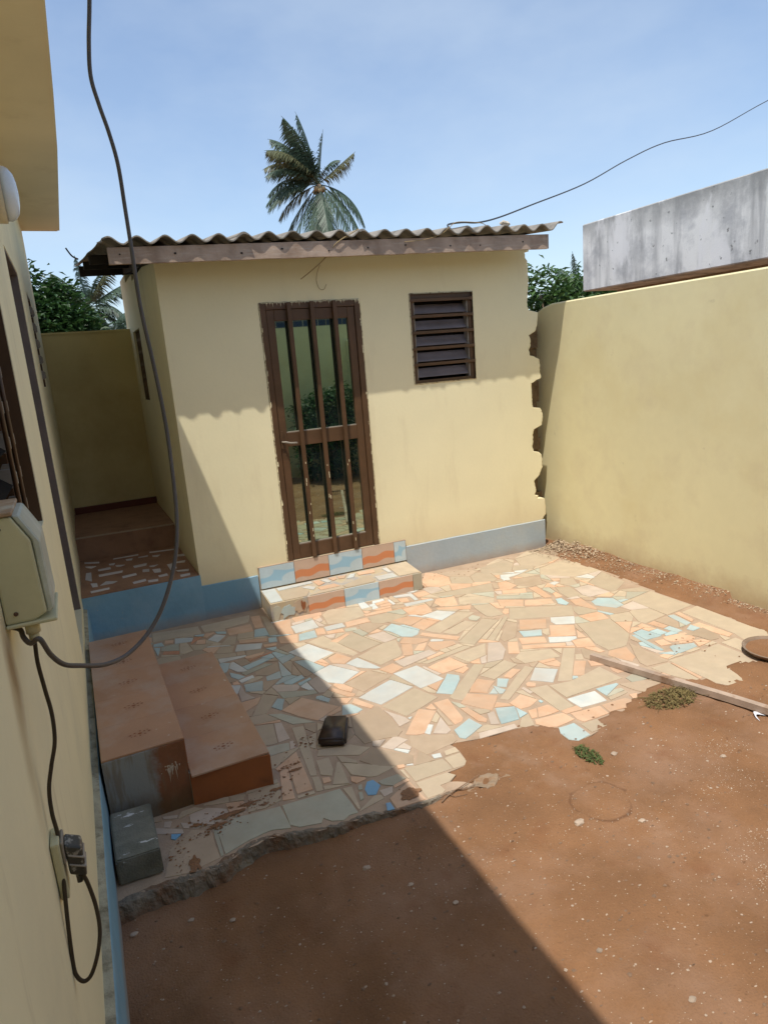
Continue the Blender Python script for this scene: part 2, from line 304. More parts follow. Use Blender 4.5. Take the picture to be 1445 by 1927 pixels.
def glassmat():
    m = bpy.data.materials.new('tinted_door_glass'); m.use_nodes = True; nt = m.node_tree; b = nt.nodes['Principled BSDF']
    b.inputs['Base Color'].default_value = (.012, .018, .02, 1); b.inputs['Roughness'].default_value = .02
    b.inputs['Specular IOR Level'].default_value = 1.0; b.inputs['IOR'].default_value = 2.8
    b.inputs['Specular Tint'].default_value = (.78, 1.0, .78, 1)
    return m
M['glass'] = glassmat()
def tileart(nm, pale, paint, kind):
    """glazed tile with a printed wave (flat print): band or cloud shape in the tile's own coordinates"""
    m = mat(nm, pale, rough=.3, var=.05, scale=9, bump=.05, spec=.45, stain=tuple(.88 * c for c in pale), sscale=6, samt=(.5, .8)); nt = m.node_tree; L = nt.links.new
    def f(nt):
        tc = N(nt, 'ShaderNodeTexCoord'); s = N(nt, 'ShaderNodeSeparateXYZ'); L(tc.outputs['Generated'], s.inputs[0])
        if kind == 'band':
            w = N(nt, 'ShaderNodeMath', operation='SINE'); k = N(nt, 'ShaderNodeMath', operation='MULTIPLY'); L(s.outputs['X'], k.inputs[0]); k.inputs[1].default_value = 11; L(k.outputs[0], w.inputs[0])
            # centre height 0.36 + 0.12*x + 0.05*sin
            a = N(nt, 'ShaderNodeMath', operation='MULTIPLY_ADD'); L(w.outputs[0], a.inputs[0]); a.inputs[1].default_value = .05; a.inputs[2].default_value = .33
            c = N(nt, 'ShaderNodeMath', operation='MULTIPLY_ADD'); L(s.outputs['X'], c.inputs[0]); c.inputs[1].default_value = .16; L(a.outputs[0], c.inputs[2])
            d = N(nt, 'ShaderNodeMath', operation='SUBTRACT'); L(s.outputs['Z'], d.inputs[0]); L(c.outputs[0], d.inputs[1])
            e = N(nt, 'ShaderNodeMath', operation='ABSOLUTE'); L(d.outputs[0], e.inputs[0])
            r = N(nt, 'ShaderNodeMapRange'); r.inputs['From Min'].default_value = .19; r.inputs['From Max'].default_value = .165; r.inputs['To Max'].default_value = .95; L(e.outputs[0], r.inputs['Value'])
            return r.outputs[0]
        def circ(cx, cz, r):
            d = N(nt, 'ShaderNodeVectorMath', operation='DISTANCE'); cb_ = N(nt, 'ShaderNodeCombineXYZ'); L(s.outputs['X'], cb_.inputs['X']); L(s.outputs['Z'], cb_.inputs['Z'])
            L(cb_.outputs[0], d.inputs[0]); d.inputs[1].default_value = (cx, 0, cz); q = N(nt, 'ShaderNodeMath', operation='SUBTRACT'); L(d.outputs['Value'], q.inputs[0]); q.inputs[1].default_value = r; return q.outputs[0]
        sn = N(nt, 'ShaderNodeMath', operation='SINE'); sm = N(nt, 'ShaderNodeMath', operation='MULTIPLY'); L(s.outputs['X'], sm.inputs[0]); sm.inputs[1].default_value = 5.5; L(sm.outputs[0], sn.inputs[0])
        za = N(nt, 'ShaderNodeMath', operation='MULTIPLY_ADD'); L(sn.outputs[0], za.inputs[0]); za.inputs[1].default_value = -.07; L(s.outputs['Z'], za.inputs[2])
        zb_ = N(nt, 'ShaderNodeMath', operation='SUBTRACT'); L(za.outputs[0], zb_.inputs[0]); zb_.inputs[1].default_value = .50
        zc_ = N(nt, 'ShaderNodeMath', operation='ABSOLUTE'); L(zb_.outputs[0], zc_.inputs[0]); zd = N(nt, 'ShaderNodeMath', operation='SUBTRACT'); zd.inputs[0].default_value = .27; L(zc_.outputs[0], zd.inputs[1])
        m1 = N(nt, 'ShaderNodeMath', operation='MINIMUM'); L(circ(.12, .78, .27), m1.inputs[0]); L(circ(.92, .26, .30), m1.inputs[1])
        m3 = N(nt, 'ShaderNodeMath', operation='MINIMUM'); L(m1.outputs[0], m3.inputs[0]); L(zd.outputs[0], m3.inputs[1])
        r = N(nt, 'ShaderNodeMapRange'); r.inputs['From Min'].default_value = -.015; r.inputs['From Max'].default_value = .03; r.inputs['To Max'].default_value = .75; L(m3.outputs[0], r.inputs['Value'])
        return r.outputs[0]
        mp = N(nt, 'ShaderNodeMapping'); mp.inputs['Location'].default_value = (-.5, 0, -.48); mp.inputs['Scale'].default_value = (1.0, 0, 1.35); L(tc.outputs['Generated'], mp.inputs['Vector'])
        ln = N(nt, 'ShaderNodeVectorMath', operation='LENGTH'); 
        nn = N(nt, 'ShaderNodeTexNoise'); nn.inputs['Scale'].default_value = 2.4; L(tc.outputs['Generated'], nn.inputs['Vector'])
        L(mp.outputs[0], ln.inputs[0]); ad = N(nt, 'ShaderNodeMath', operation='ADD'); L(ln.outputs['Value'], ad.inputs[0]); L(nn.outputs['Fac'], ad.inputs[1])
        r = N(nt, 'ShaderNodeMapRange'); r.inputs['From Min'].default_value = 1.0; r.inputs['From Max'].default_value = .93; L(ad.outputs[0], r.inputs['Value']); r.inputs['To Max'].default_value = .8
        return r.outputs[0]
    overlay(m, paint, f)
    return m
M['art_orange'] = tileart('orange_wave_tile', (.56, .40, .30), (.60, .22, .09), 'band')
M['art_blue'] = tileart('blue_wave_tile', (.50, .60, .64), (.25, .47, .62), 'cloud')
# ---- traced outlines of the broken tiles, mm on the patio plane
TILES = [
('B',(3089,2398,3120,2341,3244,2329,3293,2468,3416,2471,3480,2427,3535,2567,3537,2738,3341,2726,3101,2742)),
('G',(583,2526,617,2490,708,2465,727,2491,752,2453,800,2431,833,2448,874,2444,867,2646,593,2673)),
('G',(293,2494,395,2524,504,2536,582,2504,583,2672,368,2706,294,2678)),
('T',(49,2489,143,2464,270,2485,270,2675,197,2726,91,2646)),
('T',(1112,3039,1119,2926,1227,2917,1299,2894,1343,2928,1345,3234,1166,3216)),
('B',(2914,3172,2912,3052,3055,3041,3202,3163,3288,3435,3038,3494)),
('B',(3746,2779,3711,2680,3874,2636,3943,2685,3927,2788,3951,3247,3772,3227)),
('B',(2288,2728,2709,2727,2704,2911,2435,2864,2300,2890)),
('B',(1432,3050,1683,3137,1622,3312,1361,3223)),
('B',(3652,3248,3935,3279,3939,3667,3674,3627)),
('O',(914,3385,991,3287,1150,3365,996,3590,846,3509)),
('B',(2713,3853,2776,3806,3133,3634,3250,3791,2840,4028)),
('T',(1095,2713,1173,2664,1258,2642,1287,2697,1138,2871,1036,2803)),
('B',(3525,4516,3701,4282,3813,4285,3989,4275,3998,4726,3636,4663)),
('T',(1313,2784,1349,2665,1510,2681,1542,2696,1557,2758,1494,2785,1355,2870)),
('W',(1366,3246,1622,3331,1547,3491,1290,3394)),
('B',(444,2709,519,2695,600,2712,625,2844,477,2838)),
('B',(1507,3914,1586,3711,1752,3763,1787,3799,1846,4015,1744,4014)),
('T',(163,4453,236,4518,237,4548,237,4684,46,4760,-53,4505,77,4453)),
('W',(1652,3290,1829,3316,1776,3572,1600,3556)),
('B',(1195,2506,1397,2500,1396,2594,1197,2624)),
('T',(291,4958,285,4963,77,4986,-9,4887,47,4766,245,4687,304,4724)),
('P',(199,2777,284,2710,366,2721,363,2786,282,2844,204,2835)),
('B',(1543,4582,1671,4541,1859,4580,1896,4784,1655,4876,1576,4790)),
('T',(1050,3208,946,3172,920,3101,1037,2985,1107,3035,1101,3131)),
('W',(1202,3687,1275,3612,1425,3703,1302,3911,1167,3854)),
('O',(1033,2379,1176,2369,1171,2522,1037,2457)),
('B',(1186,2368,1262,2365,1283,2376,1280,2419,1333,2420,1383,2448,1358,2485,1193,2495)),
('T',(1343,3441,1576,3535,1484,3688,1283,3605)),
('B',(644,3431,621,3412,631,3207,703,3186,726,3188,762,3393)),
('B',(1749,3065,1788,3025,2145,3337,2095,3380,1741,3099)),
('O',(1387,2854,1432,2843,1600,3012,1528,3087,1342,2889)),
('B',(781,2816,807,2804,817,2831,901,3277,839,3292)),
('B',(2166,2636,2261,2635,2289,2902,2174,2924)),
('B',(956,2716,1021,2655,1060,2641,1168,2663,973,2817,953,2820)),
('B',(2258,3625,2441,3755,2637,3883,2558,3981,2185,3720)),
('O',(680,2716,756,2710,778,2950,709,2942)),
('B',(1552,3969,1734,4022,1633,4317,1478,4218)),
('B',(867,2956,1057,2847,1132,2882,1051,2963,891,3006)),
('W',(1225,4011,1394,4075,1293,4322,1126,4265)),
('B',(2375,2907,2451,2871,2764,3200,2704,3242)),
('O',(1758,3005,1862,2844,1982,2959,1849,3079)),
('B',(2359,3203,2605,3154,2627,3276,2441,3356,2355,3299)),
('B',(308,5055,501,5044,664,5007,664,5178,323,5253)),
('B',(3695,4069,3696,3846,3739,3834,3941,3943,3975,4242,3709,4109)),
('B',(2125,3986,2166,3932,2577,4118,2481,4203,2296,4121,2094,4044)),
('T',(2983,2891,2937,2815,2936,2756,3087,2733,3095,2767,3096,3059)),
('B',(383,4472,437,4505,450,4676,323,4729,248,4682,242,4519)),
('B',(1326,4301,1417,4084,1485,3951,1533,3969,1437,4398,1302,4352)),
('B',(3543,4826,3654,4715,3974,4781,3908,5035,3624,5019)),
('T',(2661,2578,2689,2533,2761,2528,2841,2528,2900,2539,2793,2639,2640,2679)),
('O',(1612,2831,1661,2836,1684,2860,1724,3091,1629,3096)),
('B',(685,5008,849,4998,1032,5015,1078,5163,683,5166)),
('W',(2282,2601,2450,2582,2470,2699,2282,2714)),
('B',(2961,2596,3015,2467,3053,2475,3079,2722,2941,2727)),
('O',(1974,2599,2010,2538,2050,2518,2173,2527,2165,2609,1993,2636)),
('B',(2527,4585,2964,4411,3057,4593,2510,4660)),
('C',(2024,2465,2021,2395,2053,2361,2139,2372,2145,2502,2050,2508)),
('B',(1971,2924,2007,2886,2371,3124,2337,3173)),
('O',(2183,2522,2197,2481,2296,2475,2364,2475,2377,2560,2195,2585)),
('O',(1856,3375,2048,3387,2012,3555,1822,3506)),
('O',(607,2705,661,2688,705,2941,660,2930)),
('O',(2778,4796,2855,4962,2819,5118,2745,5202,2592,4996,2574,4865,2650,4789)),
('B',(2081,3133,2315,3219,2280,3318,2034,3223)),
('B',(3646,3258,3649,3286,3656,3409,3520,3459,3492,3446,3411,3281,3425,3228)),
('O',(398,4303,381,4466,243,4512,243,4275,296,4252)),
('B',(2081,3420,2227,3445,2327,3599,2043,3563)),
('W',(2248,3006,2343,2909,2475,3024,2374,3121)),
('B',(645,2971,808,3076,809,3086,608,3083,608,2988)),
('B',(387,4467,404,4304,490,4276,601,4426,591,4463,440,4500)),
('C',(1565,2708,1586,2682,1730,2743,1709,2840,1579,2784)),
('P',(2172,3348,2281,3328,2381,3438,2419,3559,2350,3598)),
('B',(3145,4883,3272,4760,3364,4725,3531,4918,3528,5051,3223,5001)),
('C',(1773,3120,1904,3249,1930,3300,1880,3361,1836,3312,1700,3184)),
('T',(601,4681,550,4702,456,4676,443,4505,592,4469,646,4567)),
('C',(1822,2700,1930,2687,1989,2810,1891,2854)),
('B',(763,3526,879,3690,808,3767,680,3542)),
('G',(779,3158,736,3170,608,3185,608,3089,763,3091)),
('C',(1881,4166,1906,4042,1969,3996,2019,4006,2061,4059,1954,4301,1847,4227)),
('O',(2763,3448,2900,3349,3009,3490,2870,3591)),
('P',(1699,3599,1977,3660,1961,3731,1682,3704)),
('O',(2659,3653,2819,3560,2922,3693,2762,3798)),
('O',(1869,3086,1950,3017,1980,3051,2070,3118,1997,3201,1907,3131)),
('B',(2574,4330,2813,4194,2874,4282,2826,4382,2650,4469)),
('O',(2377,2484,2484,2467,2576,2496,2551,2547,2390,2561)),
('P',(162,2729,159,2752,120,2780,-30,2871,-38,2862,34,2787,155,2724)),
('P',(3466,3918,3479,3847,3677,3832,3668,4068,3516,4071)),
('O',(608,3615,631,3597,746,3668,788,3741,608,3741)),
('B',(1837,4405,1900,4346,2124,4367,2024,4525,1862,4520)),
('O',(1998,2768,2059,2762,2141,2800,2099,2902,1985,2853)),
('O',(2858,3001,2882,2919,2918,2853,2980,2893,3036,3022,2908,3043)),
('B',(2626,4186,2606,4005,2626,3964,2733,3950,2770,4190,2643,4243)),
('B',(826,2797,871,2759,896,2803,914,2915,848,2920)),
('T',(2448,3546,2548,3561,2710,3753,2676,3827,2455,3604)),
('T',(3522,2887,3534,2794,3600,2782,3650,2831,3667,2960,3474,2946)),
('C',(3391,3689,3472,3559,3561,3573,3600,3726,3514,3798,3420,3767)),
('T',(3182,4421,3257,4312,3375,4304,3482,4469,3274,4562)),
('P',(1106,3584,1139,3575,1209,3632,1177,3784,1169,3800,1096,3764)),
('B',(920,2658,946,2845,935,2852,850,2692)),
('G',(855,3326,972,3276,835,3475,765,3508)),
('O',(1172,4612,1264,4560,1288,4711,1334,4866,1197,4871)),
('B',(1400,2497,1461,2492,1485,2517,1495,2593,1406,2595)),
('P',(1648,2643,1872,2620,1880,2661,1741,2682,1672,2690)),
('B',(2246,3838,2482,3946,2430,4023,2178,3922)),
('W',(1280,4567,1466,4570,1480,4743,1288,4712)),
('B',(641,3544,655,3445,803,3419,752,3523)),
('B',(3164,4655,3203,4820,3109,4910,3011,4851,2955,4697,3102,4621)),
('T',(2804,3167,2783,3167,2712,3057,2724,3016,2755,2994,2865,2960)),
('O',(371,2733,446,2738,453,2767,443,2802,366,2828)),
('C',(1189,4088,1116,4104,1167,3859,1263,3900)),
('P',(1221,2798,1328,2838,1286,2913,1179,2852)),
('O',(2147,4374,2188,4344,2340,4356,2362,4499,2157,4521)),
('G',(899,3641,1101,3585,1098,3632,889,3740)),
('T',(852,4107,843,4098,836,4049,898,3997,989,4023,1016,4159)),
('T',(2933,2751,2827,2767,2790,2734,2849,2646,2948,2652)),
('O',(3321,2957,3336,2911,3459,2859,3498,2878,3508,2970,3339,3004)),
('T',(3157,4945,3090,5039,2826,5115,2861,4963,3009,4857)),
('O',(787,3055,648,2967,654,2943,777,2955)),
('P',(731,3187,796,3192,805,3381,768,3393)),
('W',(2294,4129,2469,4213,2363,4321,2211,4297)),
('W',(1443,3770,1538,3686,1568,3682,1499,3904,1402,3865)),
('B',(3274,3373,3375,3307,3445,3365,3485,3447,3336,3483,3291,3428)),
('O',(164,5216,76,5128,77,5088,303,5057,311,5167)),
('O',(1983,3721,1998,3690,2157,3705,2170,3759,2025,3841,1987,3804)),
('P',(1762,4018,1873,4039,1834,4208,1704,4197)),
('O',(3661,2826,3678,2766,3735,2784,3718,3033,3647,3032)),
('B',(3355,4050,3337,3926,3462,3920,3514,4121,3411,4185)),
('O',(839,4837,1017,4801,1034,4957,849,4970)),
('C',(3219,2805,3234,2773,3399,2781,3425,2829,3290,2878,3254,2870)),
('U',(961,2532,995,2516,1042,2569,1029,2624,998,2625,966,2579)),
('O',(2429,4484,2429,4380,2556,4327,2634,4512,2486,4548)),
('B',(2162,2384,2270,2392,2260,2429,2273,2465,2167,2472)),
('O',(3288,3440,3320,3541,3311,3583,3153,3599,3145,3593,3146,3474)),
('W',(2920,3634,2916,3576,3037,3511,3120,3617,2968,3699)),
('O',(2026,2646,2059,2637,2161,2636,2153,2723,2083,2728)),
('P',(997,3690,1032,3727,1032,3762,903,3849,881,3829,890,3746)),
('G',(1051,2567,1090,2533,1167,2551,1148,2601,1044,2597)),
('B',(1851,3551,2218,3606,2195,3652,1817,3583)),
('O',(2051,4177,2208,4255,2127,4355,1984,4368)),
('O',(2500,2915,2555,2878,2690,3014,2633,3053)),
('P',(1528,2775,1565,2793,1585,2938,1470,2818)),
('O',(2809,4101,2947,3996,3031,4107,2866,4233)),
('O',(1326,3929,1390,3866,1466,3919,1406,4053,1329,4017)),
('B',(3561,2735,3556,2583,3688,2669,3697,2732)),
('C',(681,4214,731,4339,685,4369,608,4367,608,4184)),
('W',(978,4448,1013,4536,847,4621,806,4507)),
('O',(2517,3446,2669,3370,2715,3454,2557,3534)),
('C',(722,3861,817,3813,853,3945,735,3962)),
('T',(1896,4313,1880,4358,1806,4428,1756,4429,1730,4410,1715,4347,1737,4239)),
('W',(608,3845,675,3867,715,3958,713,3970,707,3976,608,4025)),
('O',(2092,4047,2256,4126,2194,4237,2048,4164)),
('C',(1129,3263,1210,3237,1254,3256,1218,3352,1170,3363)),
('O',(2964,3998,3029,3949,3177,3910,3216,3996,3034,4089)),
('O',(2777,3198,2885,3142,2941,3269,2821,3301)),
('O',(1124,4449,1239,4390,1289,4541,1148,4583)),
('C',(3324,3172,3237,3163,3220,3030,3350,3020)),
('T',(3637,3235,3616,3238,3506,3226,3523,3059,3544,3048,3620,3126)),
('O',(1734,2789,1766,2757,1787,2779,1762,2947,1724,2959)),
('O',(2476,3380,2738,3256,2762,3294,2505,3428)),
('B',(2949,4698,3005,4852,2859,4957,2784,4794,2921,4691)),
('P',(1360,3085,1349,2975,1423,2991,1420,3039,1351,3183)),
('B',(2402,3600,2724,3887,2715,3917,2372,3642)),
('T',(1328,2716,1253,2621,1361,2605)),
('T',(3348,3624,3335,3609,3382,3478,3489,3452,3517,3464,3515,3478,3415,3641)),
('B',(918,3095,889,3015,1024,2976,1032,2981)),
('B',(884,2461,895,2467,922,2631,880,2640)),
('O',(1848,3938,1932,3867,2024,3863,2049,3892,1910,4015,1850,3957)),
('B',(1098,4639,1161,4626,1188,5029,1155,5078)),
('W',(2680,3358,2803,3297,2875,3310,2894,3337,2731,3432)),
('G',(77,5082,78,4992,284,4969,308,5051)),
('O',(3275,3777,3329,3625,3353,3631,3405,3866,3312,3893)),
('P',(3512,3560,3521,3480,3533,3461,3656,3415,3666,3586)),
('B',(3279,3749,3228,3753,3188,3699,3162,3620,3206,3599,3312,3589,3329,3610)),
('O',(1591,3558,1691,3596,1661,3691,1548,3658)),
('O',(2199,3756,2246,3797,2058,4015,2025,3984)),
('O',(1349,4779,1572,4793,1593,4861,1352,4897)),
('B',(481,2877,469,2843,626,2849,631,2877)),
('G',(2875,4247,3110,4083,3157,4151,2912,4308)),
('O',(2360,3379,2421,3336,2520,3493,2461,3524)),
('B',(886,2448,1016,2472,1016,2500,986,2514,885,2455)),
('B',(1909,2603,1959,2596,2005,2705,1950,2691,1886,2624)),
('C',(2602,3534,2717,3481,2776,3561,2633,3630)),
('C',(2486,2620,2637,2685,2635,2700,2491,2712)),
('O',(1645,4438,1835,4432,1850,4525,1669,4539)),
('B',(797,4425,805,4484,693,4541,647,4557,604,4479)),
('C',(1256,4414,1391,4399,1419,4534,1293,4528)),
('B',(489,4270,401,4298,299,4247,301,4223,518,4223)),
('G',(602,4367,563,4366,495,4273,525,4223,602,4223)),
('C',(810,4161,998,4237,949,4280,791,4231)),
('O',(1772,3751,1834,3727,1906,3886,1845,3919)),
('B',(452,4705,479,4689,547,4707,529,4896,484,4908)),
('P',(667,3747,754,3747,715,3844,718,3955,677,3858)),
('O',(1044,4856,1107,4834,1147,5099,1075,5114)),
('T',(638,4190,608,4177,608,4072,648,4037,707,4040,699,4087)),
('G',(2715,2660,2783,2642,2843,2645,2787,2730,2725,2717)),
('G',(275,2489,287,2495,298,2658,279,2670)),
('O',(2381,4333,2586,4188,2638,4260,2382,4381)),
('B',(3500,4223,3520,4140,3608,4137,3681,4273,3589,4329)),
('O',(2874,4621,2917,4687,2779,4790,2757,4788,2700,4654,2706,4642)),
('B',(683,4552,785,4500,823,4616,737,4656,697,4602)),
('B',(764,2683,796,2676,814,2789,782,2800)),
('P',(1772,2725,1815,2703,1863,2826,1820,2831)),
('G',(350,4911,341,4844,457,4774,478,4909,415,4925)),
('C',(991,4681,1099,4648,1111,4814,1032,4824)),
('O',(3188,4039,3247,4023,3304,4286,3231,4310)),
('O',(3370,3303,3272,3367,3210,3170)),
('W',(742,4174,779,4148,806,4156,755,4343,737,4338,705,4258)),
('B',(276,2877,276,2865,385,2828,391,2871,374,2877)),
('O',(3034,4435,3110,4375,3192,4411,3185,4557,3109,4565)),
('B',(835,4635,883,4775,826,4817,737,4683)),
('B',(939,3170,882,3150,863,3050,885,3021)),
('T',(-30,2897,-25,2882,89,2858,87,2897)),
('G',(778,4089,981,4153,938,4191,758,4136)),
('C',(855,3520,902,3632,866,3662,807,3580,844,3514)),
('O',(2979,4311,3153,4224,3207,4310,3023,4387)),
('O',(1277,3480,1308,3521,1279,3601,1235,3646,1215,3629,1232,3553)),
('P',(159,2802,165,2756,213,2722,257,2725)),
('B',(1822,2675,1754,2737,1730,2737,1672,2713,1668,2698)),
('T',(841,3802,965,3912,853,3924,822,3811)),
('B',(177,2877,159,2850,155,2837,270,2848,234,2877)),
('T',(1109,4106,1102,4087,1102,3851,1114,3836,1162,3856)),
('O',(1230,3357,1301,3237,1327,3260,1264,3405)),
('C',(3159,2893,3170,2864,3192,2858,3228,3133,3201,3141)),
('T',(932,3174,941,3177,974,3267,910,3297,899,3240)),
('T',(1084,4375,1125,4271,1182,4290,1204,4322,1198,4405,1183,4412)),
('B',(870,4720,986,4684,1018,4796,904,4819)),
('O',(1179,3566,1238,3446,1270,3425,1292,3446,1198,3598)),
('C',(2040,3051,2083,3014,2154,3090,2102,3135)),
('O',(869,4633,1051,4547,1068,4608,876,4690)),
('G',(3777,3758,3663,3652,3672,3632,3902,3667)),
('B',(616,3416,650,3444,628,3591,608,3607,608,3415)),
('C',(977,3930,983,3925,1037,3920,1042,3934,1027,4170)),
('C',(961,3816,1001,3789,1096,3828,1096,3879,963,3846)),
('B',(1020,2786,1023,2813,973,2889,952,2902,953,2839)),
('O',(2277,2579,2277,2629,2168,2631,2172,2593)),
('W',(670,4374,855,4379,858,4403,674,4454)),
('B',(3621,4717,3612,4749,3494,4868,3402,4761,3407,4742,3567,4680)),
('B',(542,4831,553,4707,602,4687,690,4750)),
('C',(877,3927,969,3916,989,4018,888,3989)),
('P',(2646,4785,2596,4834,2513,4838,2509,4684,2641,4703)),
('B',(1613,3363,1633,3336,1603,3516,1594,3537,1541,3516)),
('B',(3939,3772,3765,3822,3780,3764,3910,3668,3938,3672)),
('W',(448,4922,567,4892,590,4963,464,5031)),
('P',(1437,3712,1426,3796,1406,3842,1350,3898,1309,3909,1429,3707)),
('B',(390,2826,449,2806,464,2845,396,2870)),
('C',(1036,4113,1147,4175,1135,4233,1030,4215)),
('W',(1490,4466,1639,4457,1646,4539,1498,4545)),
('T',(993,4384,1002,4396,980,4441,872,4479,860,4380)),
('O',(2171,3089,2286,3146,2253,3186,2142,3132)),
('O',(1855,4552,2075,4534,2098,4600,1850,4600)),
('C',(3612,3049,3669,3059,3691,3226,3643,3235)),
('T',(3707,2676,3715,2613,3869,2604,3866,2632)),
('P',(1021,2482,1067,2489,1086,2529,1020,2534)),
('W',(734,4757,813,4850,752,4916,678,4846)),
('O',(2729,2834,2730,2786,2803,2783,2785,2875,2763,2890)),
('W',(2208,4547,2459,4539,2460,4581,2218,4611)),
('C',(1069,3878,1038,3914,983,3919,908,3853,924,3842)),
('O',(2667,2943,2776,2903,2789,2917,2702,3014)),
('O',(936,2667,951,2640,1002,2645,1004,2661,947,2706)),
('O',(1822,3309,1700,3292,1718,3208)),
('G',(2948,4390,2953,4410,2786,4477,2877,4288)),
('W',(3195,4647,3184,4583,3235,4561,3268,4626,3314,4624,3429,4648,3242,4721)),
('P',(2868,2949,2848,2789,2906,2784,2913,2795)),
('O',(635,4703,606,4683,651,4570,665,4569,732,4658)),
('O',(3500,3226,3429,3218,3451,3100,3511,3110)),
('T',(1577,2844,1601,2830,1619,3025,1599,3005)),
('W',(2227,4780,2337,4742,2327,4625,2361,4631,2383,4806,2225,4830)),
('T',(856,4256,842,4331,790,4354,761,4345,790,4236)),
('O',(2450,3120,2506,3045,2544,3080,2551,3128,2449,3136)),
('P',(176,5284,167,5222,312,5173,318,5253)),
('T',(1107,3133,1126,3103,1161,3215,1102,3209)),
('B',(1423,2608,1498,2602,1500,2646,1435,2644)),
('B',(2115,3303,2148,3273,2277,3322,2162,3345)),
('O',(2077,2728,2022,2731,1990,2657,2021,2648)),
('B',(2470,2572,2610,2586,2613,2610,2479,2604)),
('O',(3221,2909,3296,2890,3311,2972,3244,2985)),
('P',(1146,2886,1173,2857,1231,2904,1164,2925)),
('O',(2383,4665,2504,4682,2506,4778,2395,4782)),
('B',(2786,2894,2808,2783,2835,2782,2841,2788,2852,2870)),
('O',(3086,2483,3094,2698,3083,2707,3059,2477)),
('O',(1985,2818,1980,2851,1931,2903,1888,2862)),
('B',(1047,3949,1103,4109,1089,4137,1037,4108)),
('B',(801,2675,929,2648,806,2708)),
('O',(1923,3743,2010,3848,1940,3846,1871,3780)),
('B',(1833,2879,1773,2907,1783,2841,1840,2834,1853,2848)),
('G',(3140,3475,3139,3593,3113,3601,3042,3510,3080,3489)),
('B',(882,3695,888,3703,876,3824,813,3769)),
('T',(634,3592,640,3550,675,3543,711,3606,698,3631)),
('G',(1675,4209,1732,4236,1709,4350,1645,4337)),
('P',(995,3283,1048,3214,1068,3289,1049,3309)),
('O',(1479,4219,1616,4306,1595,4332,1442,4267)),
('B',(991,3593,964,3618,917,3631,908,3630,902,3617,909,3549)),
('G',(2152,4521,2087,4528,2025,4533,2106,4405,2146,4428)),
('B',(1071,3276,1054,3212,1100,3143,1092,3269)),
('O',(3686,3065,3728,3085,3762,3239,3717,3239)),
('B',(3332,4600,3362,4536,3524,4509,3425,4642)),
('W',(1056,3744,1038,3725,1038,3713,1064,3656,1097,3639,1090,3761)),
('T',(1096,4070,1043,3917,1076,3879,1096,3884)),
('O',(2882,3053,2880,3139,2828,3166,2811,3166,2842,3060)),
('C',(3353,3032,3420,3037,3413,3118,3339,3117)),
('C',(1065,3529,1114,3444,1139,3476,1109,3543,1081,3554)),
('C',(3468,2998,3523,3002,3513,3105,3451,3094)),
('R',(339,4773,448,4707,457,4768,356,4829)),
('C',(690,4114,722,4058,770,4073,743,4125,695,4191)),
('C',(3193,3883,3221,3819,3265,3841,3285,3958,3236,3967)),
('O',(1408,4433,1467,4417,1490,4535,1430,4554)),
('O',(1224,3227,1099,3267,1102,3215)),
('B',(3699,3693,3774,3763,3760,3814,3622,3752)),
('B',(2514,3763,2503,3787,2345,3680,2369,3647)),
('W',(1451,2817,1512,2890,1493,2908,1433,2848)),
('B',(1694,3291,1654,3285,1668,3213,1697,3187,1713,3203)),
('G',(2617,2643,2572,2651,2473,2609,2613,2615)),
('B',(871,4011,852,4027,780,4006,733,3972,774,3961,864,3987)),
('O',(1474,4402,1596,4374,1608,4436,1482,4454)),
('B',(1187,3539,1163,3587,1113,3547,1134,3501,1149,3491)),
('P',(1297,2750,1313,2766,1297,2821,1246,2802)),
('W',(1917,4865,1890,4718,1964,4718,1972,4862)),
('C',(1988,2796,1939,2694,2002,2710)),
('P',(3544,4483,3518,4378,3661,4291,3674,4309)),
('O',(1967,3308,2029,3344,2032,3384,1934,3364)),
('B',(2075,3692,2080,3637,2191,3657,2171,3697,2165,3700)),
('O',(847,4335,876,4322,955,4338,988,4378,840,4374)),
('O',(1089,2515,1176,2528,1174,2547,1096,2538)),
('O',(1175,3394,1203,3368,1255,3413,1198,3451)),
('O',(1881,3626,1877,3599,2020,3625,2015,3645,2007,3661,1894,3636)),
('O',(1164,3364,1054,3312,1072,3293,1144,3315)),
('O',(608,3747,622,3747,671,3860,608,3839)),
('G',(625,3206,615,3410,608,3409,608,3195)),
('O',(2848,2640,2865,2620,2956,2595,2949,2646)),
('O',(3074,4629,2950,4692,2922,4685,2881,4620,3058,4598)),
('P',(3121,2985,3112,2969,3120,2854,3175,2834)),
('B',(2750,4788,2652,4783,2643,4649,2689,4644)),
('B',(674,2682,754,2673,757,2695,676,2700)),
('B',(1523,2928,1538,2896,1585,2945,1592,2997)),
('C',(2001,2974,2019,2963,2061,2991,2027,3072)),
('U',(990,2386,1023,2379,1026,2429,1007,2435)),
('C',(1024,4323,1030,4220,1102,4232,1051,4330)),
('G',(2465,4015,2498,3966,2562,4007,2534,4079,2481,4054)),
('W',(3784,4172,3809,4165,3838,4179,3840,4273,3706,4276)),
('T',(2863,2955,2839,2962,2784,2904,2853,2876)),
('B',(2091,2934,2140,2815,2139,2930,2097,2939)),
('W',(728,3996,820,4023,818,4063,720,4039)),
('C',(3561,3001,3574,2958,3647,2964,3641,3039)),
('P',(94,2865,150,2839,157,2861,93,2885)),
('B',(3857,5149,3614,5024,3850,5037)),
('P',(1808,3538,1792,3524,1822,3376,1850,3379)),
('B',(2379,3123,2450,3056,2441,3164)),
('O',(3617,3755,3665,3777,3664,3838,3524,3827)),
('G',(3336,4231,3295,4202,3301,4083,3347,4104,3372,4209)),
('W',(1272,2726,1294,2746,1240,2801,1224,2794)),
('O',(816,2724,852,2719,858,2756,823,2770)),
